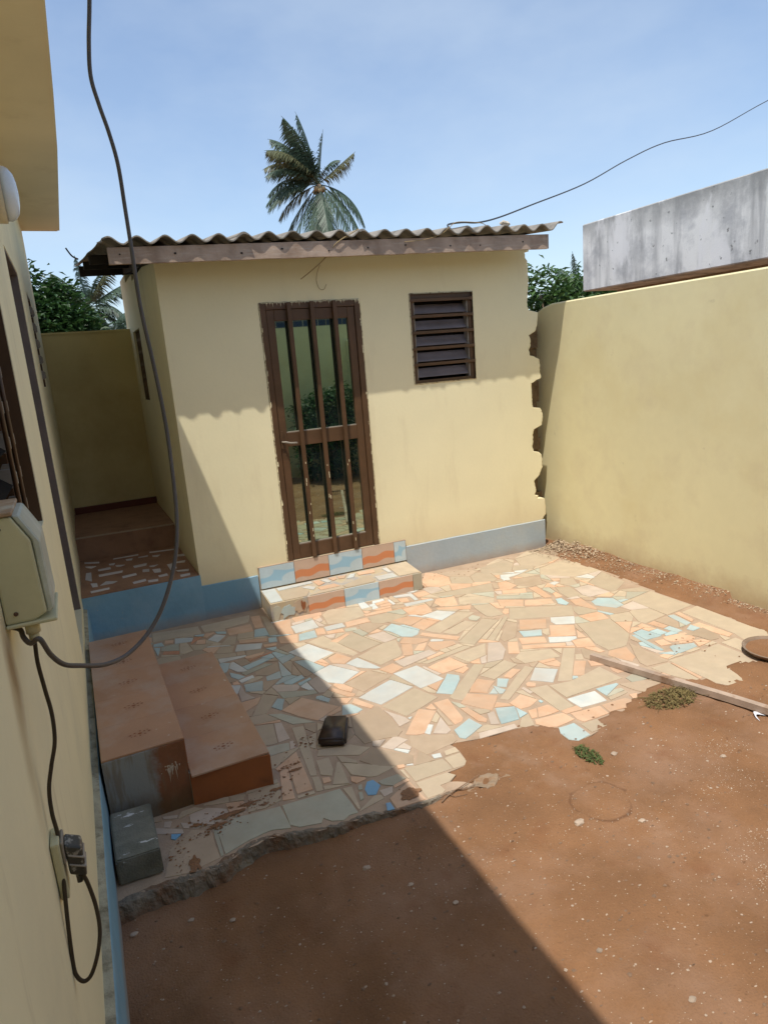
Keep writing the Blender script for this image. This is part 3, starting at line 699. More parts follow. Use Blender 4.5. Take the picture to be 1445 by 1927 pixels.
('B',(2652,3065,2692,3037,2738,3106,2699,3124)),
('P',(87,2806,112,2791,126,2832,96,2843)),
('B',(2747,3513,2743,3470,2765,3459,2831,3547,2790,3571)),
('O',(2298,3648,2300,3632,2420,3565,2341,3677)),
('B',(1204,4402,1210,4323,1228,4305,1290,4326,1274,4365)),
('T',(1238,3431,1189,3533,1154,3487)),
('P',(2173,3430,2134,3356,2167,3350,2231,3440)),
('U',(106,2711,121,2696,152,2720,111,2741)),
('O',(2446,3180,2449,3141,2551,3134,2555,3159)),
('B',(3319,5048,3302,5019,3527,5056,3526,5096,3502,5129)),
('B',(2394,4661,2530,4542,2501,4676)),
('O',(2186,2953,2225,2926,2255,2959,2225,2994,2198,2982)),
('T',(2208,4579,2169,4616,2112,4623,2087,4552,2203,4548)),
('B',(949,3179,1010,3201,978,3260)),
('P',(768,3091,800,3091,806,3163,786,3165)),
('O',(3111,2761,3183,2771,3145,2819,3099,2810)),
('G',(1760,2953,1752,3005,1723,3051,1720,3034,1724,2965)),
('G',(1043,4359,1108,4233,1131,4237,1078,4373)),
('B',(1095,4140,1108,4112,1187,4095,1156,4174)),
('C',(1060,4520,1116,4500,1133,4584,1079,4601)),
('T',(3188,3144,3169,3128,3146,3096,3148,3035,3178,3033,3196,3142)),
('O',(584,4814,646,4781,665,4863,607,4882)),
('O',(3337,3202,3407,3143,3401,3242,3353,3233)),
('C',(1037,3741,1130,3787,1127,3812,1037,3779)),
('C',(935,4299,1003,4239,1023,4247,1018,4321)),
('O',(3293,3231,3216,3167,3353,3181)),
('W',(1361,2618,1401,2608,1410,2642,1365,2650)),
('T',(866,4481,814,4499,803,4424,858,4409)),
('T',(2310,3249,2353,3201,2349,3310,2327,3314)),
('O',(3403,2771,3511,2781,3439,2832)),
('P',(3978,4271,3846,4273,3844,4182,3975,4247)),
('C',(3175,3018,3147,3027,3125,2991,3156,2905)),
('G',(3592,3672,3659,3656,3694,3689,3612,3752)),
('O',(2217,4662,2281,4628,2301,4713,2226,4747)),
('O',(1584,3034,1609,3024,1616,3093,1563,3068)),
('O',(2888,3313,2937,3289,2971,3422)),
('T',(1276,3424,1302,3404,1345,3420,1326,3472)),
('O',(806,3413,654,3439,804,3386)),
('O',(2083,3415,2090,3392,2128,3358,2165,3429)),
('T',(2044,3536,2024,3525,2044,3432,2082,3399)),
('G',(1602,4366,1690,4343,1700,4395,1619,4417)),
('O',(2022,4713,2136,4716,2140,4754,2142,4774,2031,4765)),
('T',(2373,4536,2354,4412,2466,4533)),
('B',(804,3769,836,3797,740,3846,744,3828)),
('O',(1963,4646,1956,4641,1979,4605,2099,4605,2114,4646)),
('B',(1823,4869,1793,4829,1897,4789,1910,4865)),
('R',(857,4282,915,4309,1026,4327,1025,4347,851,4314)),
('C',(3385,3029,3367,3003,3466,2984,3456,3035)),
('B',(597,4466,606,4428,666,4389,668,4455,601,4473)),
('O',(3441,2861,3444,2835,3518,2782,3533,2783,3515,2830)),
('G',(3442,4629,3523,4521,3536,4539,3559,4649)),
('B',(2921,2544,2861,2615,2812,2628,2906,2541)),
('B',(2747,4492,2671,4465,2821,4390,2777,4480)),
('O',(2580,2518,2600,2505,2643,2552,2596,2563)),
('C',(3208,2816,3132,2843,3189,2773,3226,2778)),
('B',(3278,2770,3288,2745,3385,2744,3375,2775)),
('B',(2203,3752,2211,3742,2350,3840,2328,3863)),
('B',(3069,4214,3098,4246,2938,4325,2932,4301)),
('R',(555,4841,658,4937,606,4964,567,4891)),
('B',(3400,3247,3398,3284,3375,3299,3298,3235,3305,3230)),
('B',(2074,3635,2069,3692,2010,3686,2021,3647,2030,3627)),
('O',(1008,4459,1088,4433,1103,4471,1013,4504)),
('P',(1488,4307,1532,4377,1443,4387,1454,4337)),
('O',(1470,3688,1441,3703,1417,3693,1293,3617)),
('B',(2544,3701,2538,3714,2405,3596,2420,3576)),
('T',(3400,3819,3438,3778,3467,3788,3481,3806,3477,3828,3413,3881)),
('P',(2145,2871,2172,2880,2165,2960,2144,2954)),
('O',(3261,3993,3319,3983,3347,4098,3298,4076)),
('P',(1406,4736,1421,4778,1316,4772,1305,4720)),
('C',(300,4960,373,4930,365,5008,306,5008)),
('O',(3436,2853,3435,2864,3366,2893,3348,2876,3353,2861,3426,2834)),
('B',(331,4772,326,4734,453,4682,471,4686)),
('O',(2828,4021,2803,4043,2745,3990,2738,3950,2774,3945)),
('B',(3656,2822,3633,2801,3608,2739,3662,2738)),
('B',(3117,4084,3189,4076,3207,4191,3196,4197)),
('O',(380,4970,435,4941,451,5004,392,5036)),
('T',(3051,4571,2997,4465,3025,4443,3033,4444,3097,4555,3097,4565)),
('O',(3419,4291,3341,4235,3433,4178,3433,4289)),
('W',(2007,4768,2125,4778,2130,4824,2032,4824)),
('T',(2425,3184,2372,3176,2363,3144,2375,3128,2441,3171,2440,3181)),
('G',(3530,4502,3512,4505,3466,4435,3499,4327,3539,4489)),
('B',(3452,2770,3455,2744,3536,2743,3536,2778)),
('O',(2568,4866,2586,4995,2533,5011,2533,4852)),
('B',(2515,3956,2329,3870,2355,3843)),
('B',(1540,4378,1492,4302,1493,4294,1591,4336,1563,4371)),
('B',(2680,3896,2675,3904,2508,3791,2519,3767)),
('T',(3033,3494,3021,3497,2983,3448,2963,3372,2987,3375)),
('G',(916,2512,934,2519,948,2567,931,2570)),
('B',(3113,2756,3115,2747,3242,2746,3229,2773)),
('O',(2036,4662,2130,4649,2136,4710,2049,4708)),
('B',(2142,3270,2110,3299,2031,3230)),
('T',(1966,4286,2020,4235,2026,4234,1985,4349,1939,4345)),
('O',(3359,3176,3330,3173,3339,3122,3412,3123,3411,3133)),
('B',(722,4766,661,4722,733,4686,753,4717)),
('C',(1996,2977,2016,3049,1954,3005)),
('G',(3103,4243,3074,4211,3160,4155,3191,4200)),
('C',(307,4768,341,4910,298,4935)),
('O',(1241,4012,1227,4006,1268,3902,1298,3915)),
('O',(677,4895,753,4963,683,4980,657,4920)),
('B',(2341,4351,2474,4216,2512,4234,2346,4351)),
('C',(2018,4229,1989,4234,2064,4064,2075,4077)),
('B',(1176,2548,1185,2545,1189,2618,1172,2621)),
('O',(1819,4270,1727,4228,1792,4210,1832,4213)),
('B',(1693,4212,1677,4205,1739,4025,1753,4029)),
('P',(2743,3255,2787,3234,2810,3287,2775,3305)),
('T',(2593,4020,2554,3995,2615,3919,2641,3921)),
('B',(2633,3180,2689,3242,2637,3269)),
('W',(2034,3840,2105,3800,2125,3815,2063,3870,2043,3864)),
('O',(2835,4175,2778,4208,2766,4134,2805,4105)),
('B',(2560,3311,2520,3353,2457,3383,2443,3361)),
('O',(2640,3297,2767,3204,2779,3217,2784,3229)),
('O',(1304,3917,1289,4030,1247,4014)),
('B',(1546,3649,1500,3673,1559,3575,1569,3595)),
('T',(3438,4392,3439,4301,3472,4299,3490,4302,3496,4315,3462,4428)),
('B',(665,4382,605,4422,568,4372,665,4375)),
('B',(650,4779,696,4754,719,4771,668,4853)),
('B',(3679,4202,3775,4175,3693,4284,3665,4232)),
('O',(1170,2636,1205,2631,1212,2654,1177,2664)),
('B',(3208,4815,3192,4746,3340,4688)),
('W',(3520,4692,3406,4736,3387,4703,3422,4655,3431,4652)),
('B',(1978,4862,1976,4830,2130,4829,2133,4855)),
('B',(1889,4712,1883,4684,1911,4651,1947,4651,1962,4682,1963,4712)),
('B',(3317,4225,3413,4294,3313,4303,3301,4248)),
('B',(1871,3599,1875,3627,1786,3613,1813,3587,1870,3598)),
('T',(949,4211,1027,4176,1023,4241)),
('B',(3071,3932,3081,3911,3144,3863,3184,3888,3177,3904)),
('G',(3581,4075,3623,4132,3522,4135,3536,4076)),
('B',(2836,4074,2813,4050,2933,3980,2962,3978)),
('C',(3331,3603,3317,3585,3337,3488,3375,3479)),
('B',(2548,3538,2522,3551,2487,3546,2469,3526,2522,3498)),
('O',(2317,4319,2324,4349,2195,4339,2239,4306)),
('B',(3576,3611,3567,3575,3666,3592,3668,3625)),
('G',(1928,3733,1863,3779,1839,3726)),
('B',(3755,4699,3625,4713,3570,4675,3566,4656,3753,4689)),
('P',(1484,4725,1472,4579,1517,4571)),
('C',(764,4926,825,4882,832,4931,759,4973)),
('C',(1083,4637,1132,4593,1218,4567,1239,4568,1135,4626)),
('B',(3801,4161,3696,4191,3696,4109)),
('P',(3016,4385,2959,4408,2939,4331,2975,4314)),
('T',(1358,4176,1369,4166,1377,4168,1298,4353,1283,4361)),
('C',(1040,4364,1075,4377,1082,4411,1008,4424)),
('B',(2713,3759,2737,3799,2701,3860,2676,3838)),
('B',(2223,3607,2260,3613,2214,3673,2181,3692)),
('B',(2233,4541,2233,4518,2362,4505,2367,4537)),
('B',(3667,4073,3663,4175,3589,4075)),
('O',(3144,4342,3023,4436,2977,4426,2971,4415)),
('P',(3304,3922,3331,3893,3405,3871,3415,3917)),
('B',(1295,4032,1298,4007,1403,4058,1397,4071)),
('B',(1909,4276,1898,4307,1833,4277,1846,4234)),
('P',(1505,4656,1538,4677,1546,4744,1488,4728)),
('W',(3438,4223,3515,4255,3502,4298,3438,4288)),
('O',(1693,3700,1772,3732,1773,3747,1687,3731)),
('B',(757,4998,759,4979,832,4937,841,4993)),
('B',(2172,4769,2169,4689,2208,4668,2221,4748)),
('O',(2241,4225,2208,4222,2260,4129,2283,4140)),
('O',(676,3997,718,3976,709,4035,678,4033)),
('B',(2554,4146,2573,4191,2537,4217,2484,4209)),
('B',(1007,4671,977,4653,1069,4613,1076,4636,1053,4657)),
('T',(3195,4451,3257,4545,3190,4575)),
('G',(2656,4277,2638,4251,2770,4196,2772,4211)),
('B',(2507,4677,2510,4666,2637,4650,2640,4696)),
('G',(939,2589,956,2582,969,2621,949,2617)),
('T',(2648,4531,2633,4496,2632,4484,2663,4468,2739,4495)),
('B',(970,4655,1000,4673,868,4714,863,4701)),
('G',(1853,4193,1848,4174,1878,4040,1900,4044)),
('O',(3516,4372,3499,4304,3551,4291,3584,4331)),
('W',(656,4718,640,4707,807,4629,796,4647,743,4675)),
('T',(2741,3590,2729,3606,2638,3659,2623,3641,2732,3589)),
('B',(3165,4381,3161,4339,3253,4308,3196,4392)),
('B',(1424,4564,1335,4563,1310,4534,1419,4540)),
('B',(501,5025,500,5017,591,4968,605,5011)),
('G',(3618,3116,3548,3044,3607,3049)),
('O',(2763,3442,2745,3446,2737,3434,2896,3341)),
('W',(2222,4262,2183,4341,2151,4364,2129,4362,2213,4258)),
('B',(3536,4926,3587,4985,3586,5014,3532,5088)),
('C',(3658,3650,3590,3666,3578,3618,3666,3631)),
('T',(3509,3832,3498,3818,3601,3732,3607,3756)),
('T',(3345,4067,3356,4067,3407,4187,3378,4205)),
('T',(2420,4034,2406,4037,2262,3971,2248,3957,2426,4027)),
('W',(1953,4651,2007,4651,2017,4714,1981,4713)),
('O',(1669,4876,1787,4831,1816,4869)),
('B',(1553,4680,1507,4651,1522,4589,1538,4584)),
('O',(3675,4023,3690,4025,3690,4193,3678,4196,3668,4182)),
('O',(1489,4783,1485,4744,1488,4733,1545,4750,1550,4787)),
('O',(2760,4095,2798,4049,2831,4077,2765,4127)),
('W',(2336,4846,2409,4803,2499,4838)),
('B',(2201,4852,2174,4775,2222,4754,2220,4851)),
('B',(3475,3838,3461,3915,3421,3917,3415,3888)),
('W',(2138,4647,2163,4654,2167,4773,2147,4775)),
('T',(2424,4477,2363,4408,2388,4398,2424,4404)),
('C',(678,4980,607,4997,604,4987,627,4959,661,4941)),
('B',(3564,4675,3527,4689,3430,4645,3438,4634,3560,4655)),
('B',(2607,4280,2626,4289,2462,4361,2440,4359)),
('O',(3485,4146,3478,4234,3439,4218,3440,4174)),
('C',(2461,2876,2501,2871,2511,2890,2489,2908)),
('G',(2529,4579,2538,4540,2629,4519,2630,4539)),
('T',(2382,4811,2323,4846,2226,4851,2226,4835)),
('T',(3158,4223,3208,4198,3217,4256,3191,4275)),
('W',(1184,4898,1183,4877,1258,4874,1337,4889)),
('G',(1428,4779,1412,4737,1480,4748,1482,4782)),
('O',(1913,4605,1925,4625,1882,4677,1869,4605)),
('O',(3190,4741,3171,4655,3190,4649,3236,4722)),
('B',(2149,4645,2172,4622,2225,4616,2224,4653,2207,4662)),
('O',(2227,4523,2227,4541,2085,4546,2081,4535)),
('O',(2459,4593,2390,4651,2382,4596,2459,4587)),
('B',(2139,4855,2131,4782,2148,4780,2167,4782,2169,4853)),
('G',(3565,4650,3544,4550,3627,4661)),
('B',(3758,3820,3669,3828,3670,3780)),
('W',(1972,4760,1970,4718,2017,4719,2025,4765)),
('P',(3570,4904,3566,4920,3527,4905,3498,4872,3539,4831)),
('B',(3872,5169,3863,5153,3856,5037,3905,5040)),
('B',(3105,4613,3104,4571,3184,4562,3184,4578)),
('O',(3267,4570,3355,4531,3327,4598)),
('O',(3788,4737,3790,4717,3821,4712,3944,4769)),
('G',(1847,3994,1847,3966,1889,4018,1860,4028)),
('W',(3284,4750,3355,4682,3365,4678,3385,4711)),
('B',(3136,4986,3163,4947,3178,4942,3215,4999)),
('C',(2134,2758,2154,2763,2152,2789,2134,2783)),
('W',(1218,2638,1249,2626,1251,2636,1221,2645)),
('W',(1434,3008,1456,3031,1428,3028))]
TILE_EDGE = (-156,2496,-138,2532,46,2487,135,2463,271,2477,394,2522,506,2534,583,2499,710,2477,724,2489,800,2426,875,2441,901,2430,1028,2382,1182,2368,1281,2374,1278,2417,1336,2420,1385,2450,1360,2487,1462,2490,1487,2516,1502,2603,1502,2647,1490,2689,1515,2684,1640,2650,1875,2618,1957,2590,2010,2537,2050,2511,2022,2463,2019,2395,2053,2359,2141,2368,2272,2391,2261,2429,2479,2460,2577,2491,2689,2531,2905,2537,3050,2469,3088,2397,3118,2339,3237,2322,3291,2466,3420,2470,3495,2427,3594,2384,3841,2486,3962,2696,3970,3299,4008,4172,3996,4784,4120,5165,750,5300,-120,5300)
BED = (-174,2432,22,2451,143,2437,268,2446,358,2482,467,2501,596,2461,774,2412,892,2411,1027,2370,1179,2353,1302,2352,1444,2328,1336,2420,1385,2450,1360,2487,1462,2490,1487,2516,1502,2603,1502,2647,1490,2689,1515,2684,1640,2650,1875,2618,1957,2590,2010,2537,2050,2511,2022,2463,2019,2395,2053,2359,2141,2368,2272,2391,2261,2429,2479,2460,2577,2491,2689,2531,2905,2537,3050,2469,3088,2397,3118,2339,3237,2322,3291,2466,3420,2470,3495,2427,3594,2384,3841,2486,3962,2696,3970,3299,4008,4172,3996,4784,4120,5165,750,5300,-120,5300)
RAG = (3964,2813,3967,2745,3990,2722,3995,2538,3978,2399,3976,2322,3993,2289,4084,2270,4090,2248,4082,2189,4078,2150,4054,2097,3983,2066,4000,2035,3997,1965,3978,1932,3994,1875,4010,1879,4028,1873,4090,1843,4100,1777,4095,1731,4109,1673,4096,1657,4065,1657,4020,1630,3998,1629,3999,1549,4001,1432,4007,1397,4088,1387,4120,1318,4105,1223,4012,1188,3997,1128,3999,1058,3986,1033,4004,974,4061,963,4087,937,4098,903,4095,806,4062,738,3998,688,4008,634,4018,593,3992,504,4063,540,4117,485,4126,403,4124,336,4087,288,4047,274,4053,198,4046,90,4055,27,4031,-3)
CABLE= [(-0.155, 1.47, 1.474), (-0.15, 1.45, 1.463), (-0.137, 1.42, 1.458), (-0.119, 1.4, 1.47), (-0.107, 1.42, 1.426), (-0.089, 1.44, 1.392), (-0.062, 1.47, 1.369), (-0.011, 1.53, 1.334), (0.043, 1.6, 1.321), (0.103, 1.66, 1.347), (0.151, 1.7, 1.404), (0.194, 1.75, 1.489), (0.218, 1.8, 1.575), (0.231, 1.85, 1.682), (0.239, 1.9, 1.821), (0.235, 1.93, 1.978), (0.226, 1.95, 2.132), (0.228, 1.97, 2.283), (0.231, 2.0, 2.395), (0.23, 2.0, 2.499), (0.22, 2.0, 2.574), (0.206, 2.0, 2.641), (0.197, 2.0, 2.704), (0.205, 2.0, 2.78), (0.222, 2.0, 2.875), (0.25, 2.0, 3.05), (0.292, 2.0, 3.328)]
CORD= [(-0.13, 1.45, 1.481), (-0.133, 1.45, 1.441), (-0.135, 1.45, 1.401), (-0.132, 1.45, 1.341), (-0.129, 1.45, 1.286), (-0.133, 1.44, 1.231), (-0.147, 1.43, 1.185), (-0.159, 1.42, 1.14), (-0.162, 1.41, 1.091), (-0.159, 1.4, 1.046), (-0.16, 1.38, 0.997), (-0.164, 1.36, 0.937), (-0.168, 1.34, 0.878), (-0.172, 1.33, 0.81), (-0.171, 1.32, 0.773), (-0.16, 1.32, 0.75), (-0.144, 1.32, 0.758), (-0.126, 1.33, 0.792), (-0.115, 1.35, 0.829), (-0.115, 1.37, 0.873), (-0.122, 1.38, 0.925), (-0.128, 1.38, 0.95)]
# ================================================================== GROUND
FY = lambda x: 5.30 - 0.04 * (x - 0.75)          # the shed's front face
bedP = pairs(BED); tileP = pairs(TILE_EDGE)
def inside(x, y, P):
    r = False; n = len(P)
    for i in range(n):
        x1, y1 = P[i]; x2, y2 = P[(i + 1) % n]
        if (y1 > y) != (y2 > y) and x < (x2 - x1) * (y - y1) / (y2 - y1) + x1: r = not r
    return r
def gz(x, y):
    """height of the bare earth"""
    t = max(0, min(1, (x - 0.35) / 1.0)); t = t * t * (3 - 2 * t)
    h = -0.068 + 0.0705 * t
    if y > 4.9: h = -.03
    h += 0.016 * noise.noise(Vector((x * 1.3, y * 1.3, 0))) + 0.006 * noise.noise(Vector((x * 6, y * 6, 3))) + 0.0055 * noise.noise(Vector((x * 17, y * 17, 7))) + 0.007 * noise.noise(Vector((x * 10, y * 8, 9)))
    if x > 4.05: h += min(.05, (x - 4.05) * .25)
    if x > 1.2 and y < 3.2: h = max(-.012, min(h, 0.008))
    return h
bm = bmesh.new(); nx, ny = 260, 410
X0, X1, Y0, Y1 = -0.45, 4.75, -2.4, 5.9
V = []
for j in range(ny + 1):
    row = []
    for i in range(nx + 1):
        x = X0 + (X1 - X0) * i / nx; y = Y0 + (Y1 - Y0) * j / ny
        z = gz(x, y)
        if inside(x, y, tileP) or inside(x, y, bedP):
            e_ = .035
            if (x > 1.25 and y < 3.1 or x > 3.7) and not all(inside(x + a_, y + b_, tileP) for a_, b_ in ((e_, 0), (-e_, 0), (0, e_), (0, -e_))): z = min(z, .0045) - .0008
            else: z = min(z, -.03)
        row.append(bm.verts.new((x, y, z)))
    V.append(row)
for j in range(ny):
    for i in range(nx): bm.faces.new((V[j][i], V[j][i + 1], V[j + 1][i + 1], V[j + 1][i])).smooth = True
# skirt out to the horizon
out = [(-1500, -1500), (1500, -1500), (1500, 1500), (-1500, 1500)]
ov = [bm.verts.new((x, y, -.14)) for x, y in out]
c = [V[0][0], V[0][-1], V[-1][-1], V[-1][0]]
ring = [V[0][:], [r[-1] for r in V], V[-1][::-1], [r[0] for r in V][::-1]]
for k in range(4):
    vs = ring[k]
    for a in range(len(vs) - 1):
        try: bm.faces.new((ov[k], vs[a + 1], vs[a]))
        except ValueError: pass
    bm.faces.new((ov[k], ov[(k + 1) % 4], vs[-1]))
struct(link('ground', bm, M['soil']))
# ------------------------------------------------------------------ patio: cement bed with pieces of broken tile set in it
bm = bmesh.new()
P = []
edge = bedP
n = len(edge)
for i in range(n):
    a, b = edge[i], edge[(i + 1) % n]; L = math.hypot(b[0] - a[0], b[1] - a[1])
    k = max(1, int(L / .03)) if i < 13 else 1
    for j in range(k):
        t = j / k; x = a[0] + (b[0] - a[0]) * t; y = a[1] + (b[1] - a[1]) * t
        if i < 13 : y += .022 * noise.noise(Vector((x * 17, y * 17, 1)))
        P.append((x, y))
a = [bm.verts.new((x, y, .0)) for x, y in P]; b = [bm.verts.new((x + .004, y - .012 + .01 * noise.noise(Vector((x * 30, y * 30, 4))), -.16)) for x, y in P]
bm.faces.new(a if False else a).material_index = 0
for i in range(len(P)):
    j = (i + 1) % len(P)
    bm.faces.new((a[i], b[i], b[j], a[j])).material_index = 1
bmesh.ops.recalc_face_normals(bm, faces=list(bm.faces))
patio = struct(link('patio', bm, [M['grout'], M['rim']]))
# crumbled rough lip along the broken front edge
bm = bmesh.new(); rows = []
prof = [(-.004, .003), (-.012, -.002), (-.02, -.02), (-.026, -.05), (-.034, -.08), (-.05, -.11)]
fr = edge[:13]; pts = catmull([(x, y, 0) for x, y in fr], 14)
for i, p in enumerate(pts):
    t = i / len(pts); s = 1.0 - .75 * t
    nn = .7 + .9 * abs(noise.noise(p * 16))
    row = []
    for j, (o, z) in enumerate([(.03, .0006), (.012, .002)] + prof):
        yy = p.y + o * s * nn + .012 * noise.noise(Vector((p.x * 40, j * 3, 1)))
        zz = z * (.35 + .65 * s) + (.007 * noise.noise(Vector((p.x * 45, j * 5, 2))) if j > 0 else 0)
        row.append(bm.verts.new((p.x, yy, zz)))
    rows.append(row)
for i in range(len(rows) - 1):
    for j in range(len(rows[0]) - 1): bm.faces.new((rows[i][j], rows[i][j + 1], rows[i + 1][j + 1], rows[i + 1][j]))
lip = link('broken_edge', bm, M['rim'], patio)
rest = bmesh.new(); classes = ['B', 'O', 'W', 'C', 'U', 'G', 'P', 'T', 'R']
rnd = random.Random(3)
def tile_bm(bm, pts, z, mi, tiltx, tilty):
    cx = sum(p[0] for p in pts) / len(pts); cy = sum(p[1] for p in pts) / len(pts)
    # chipped outline: a mid point on the longer edges, pushed in or out a little
    q = []
    for i in range(len(pts)):
        a = pts[i]; b = pts[(i + 1) % len(pts)]; q.append(a); L = math.hypot(b[0] - a[0], b[1] - a[1])
        if L > .09:
            t = rnd.uniform(.3, .7); w = rnd.uniform(-.003, .0025); q.append((a[0] + (b[0] - a[0]) * t - (b[1] - a[1]) / L * w, a[1] + (b[1] - a[1]) * t + (b[0] - a[0]) / L * w))
    h = lambda x, y: z + (x - cx) * tiltx + (y - cy) * tilty
    top = [bm.verts.new((x + (cx - x) * .010, y + (cy - y) * .010, h(x, y))) for x, y in q]
    mid = [bm.verts.new((x, y, h(x, y) - .0015)) for x, y in q]
    bot = [bm.verts.new((x, y, -.0005)) for x, y in q]
    n = len(q)
    bm.faces.new(top).material_index = mi
    for i in range(n):
        j = (i + 1) % n
        bm.faces.new((mid[i], mid[j], top[j], top[i])).material_index = mi
        bm.faces.new((bot[i], bot[j], mid[j], mid[i])).material_index = mi
for i, (c, p) in enumerate(TILES):
    pts = pairs(p); z = .0024 + .0016 * rnd.random() + i * 2e-6
    tx, ty = rnd.gauss(0, .004), rnd.gauss(0, .004)
    if i < 296:
        bm = bmesh.new(); tile_bm(bm, pts, z, 0, tx, ty); link('tile', bm, M[c], patio)
    else: tile_bm(rest, pts, z, classes.index(c), tx, ty)
stuff(link('small_tile_pieces', rest, [M[c] for c in classes], patio))
# ================================================================== LEFT HOUSE
WX = lambda y: -0.155 + 0.0125 * (y - 3)         # face of the long wall
house = thing('house', 'long yellow house wall with projecting flat roof eave and blue painted plinth, left edge', 'house', (WX(2.5), 2.5, -.1))
TH = lambda d, y, z: (WX(y) + d, y, z)
def hwall(y0, y1, z0, z1, bm, d0=-.16, d1=0): box(bm, d0, d1, y0, y1, z0, z1, TH)
bm = bmesh.new()
YA, YB, ZT = -3.0, 7.72, 3.62
# openings: (y0,y1,z0,z1)
W1 = (1.75, 3.0, 1.42, 2.32); D1 = (4.0, 5.0, .40, 2.66); W2 = (5.9, 6.45, 1.95, 2.66)
ycuts = [YA, W1[0], W1[1], D1[0], D1[1], W2[0], W2[1], YB]
for i in range(7):
    y0, y1 = ycuts[i], ycuts[i + 1]
    op = {1: W1, 3: D1, 5: W2}.get(i)
    if op: hwall(y0, y1, -.15, op[2], bm); hwall(y0, y1, op[3], ZT, bm)
    else: hwall(y0, y1, -.15, ZT, bm)
link('wall', bm, M['houseyellow'], house)
bm = bmesh.new(); box(bm, -.9, -.165, YA, YB, -.1, 3.4, TH); link('dark_room', bm, M['dark'], house)
# eave slab
bm = bmesh.new()
ex = [(-3.0, .115), (0.7, .135), (2.3, .185), (3.34, .20), (4.3, .222), (5.2, .236), (7.72, .242)]
ez = lambda y: 3.50 - .0075 * y
for (ya, xa), (yb, xb) in zip(ex, ex[1:]):
    vs = []
    for (y, x) in ((ya, xa), (yb, xb)):
        for (xx, zz) in ((-1.2, 0), (x - .02, 0), (x - .02, .006), (x, .006), (x, .085), (-1.2, .085)):
            vs.append(bm.verts.new((xx, y, ez(y) + zz)))
    for k in range(6): bm.faces.new((vs[k], vs[(k + 1) % 6], vs[6 + (k + 1) % 6], vs[6 + k]))
    if ya == -3.0: bm.faces.new(vs[:6][::-1])
    if yb == 7.72: bm.faces.new(vs[6:])
bmesh.ops.remove_doubles(bm, verts=bm.verts, dist=.0001)
bmesh.ops.recalc_face_normals(bm, faces=list(bm.faces))
link('roof_eave', bm, M['soffit'], house)
# plinth with dirty ledge
bm = bmesh.new()
st = [(-3 + i * .25) for i in range(34)]; st = [y for y in st if y < 5.28] + [5.285]
rows = []
for y in st:
    w = .003 * noise.noise(Vector((0, y * 3, 0)))
    pr_ = [(-.002, .300), (.026 + w, .292 + w), (.030 + w, .284), (.034 + w, .10), (.028 + w, -.16)]
    rows.append([bm.verts.new((WX(y) + d, y, z)) for d, z in pr_])
for i in range(len(rows) - 1):
    for j in range(4): bm.faces.new((rows[i][j], rows[i + 1][j], rows[i + 1][j + 1], rows[i][j + 1])).material_index = 1 if j == 0 else 0
bmesh.ops.recalc_face_normals(bm, faces=list(bm.faces))
link('plinth', bm, [M['blue'], M['ledge']], house)
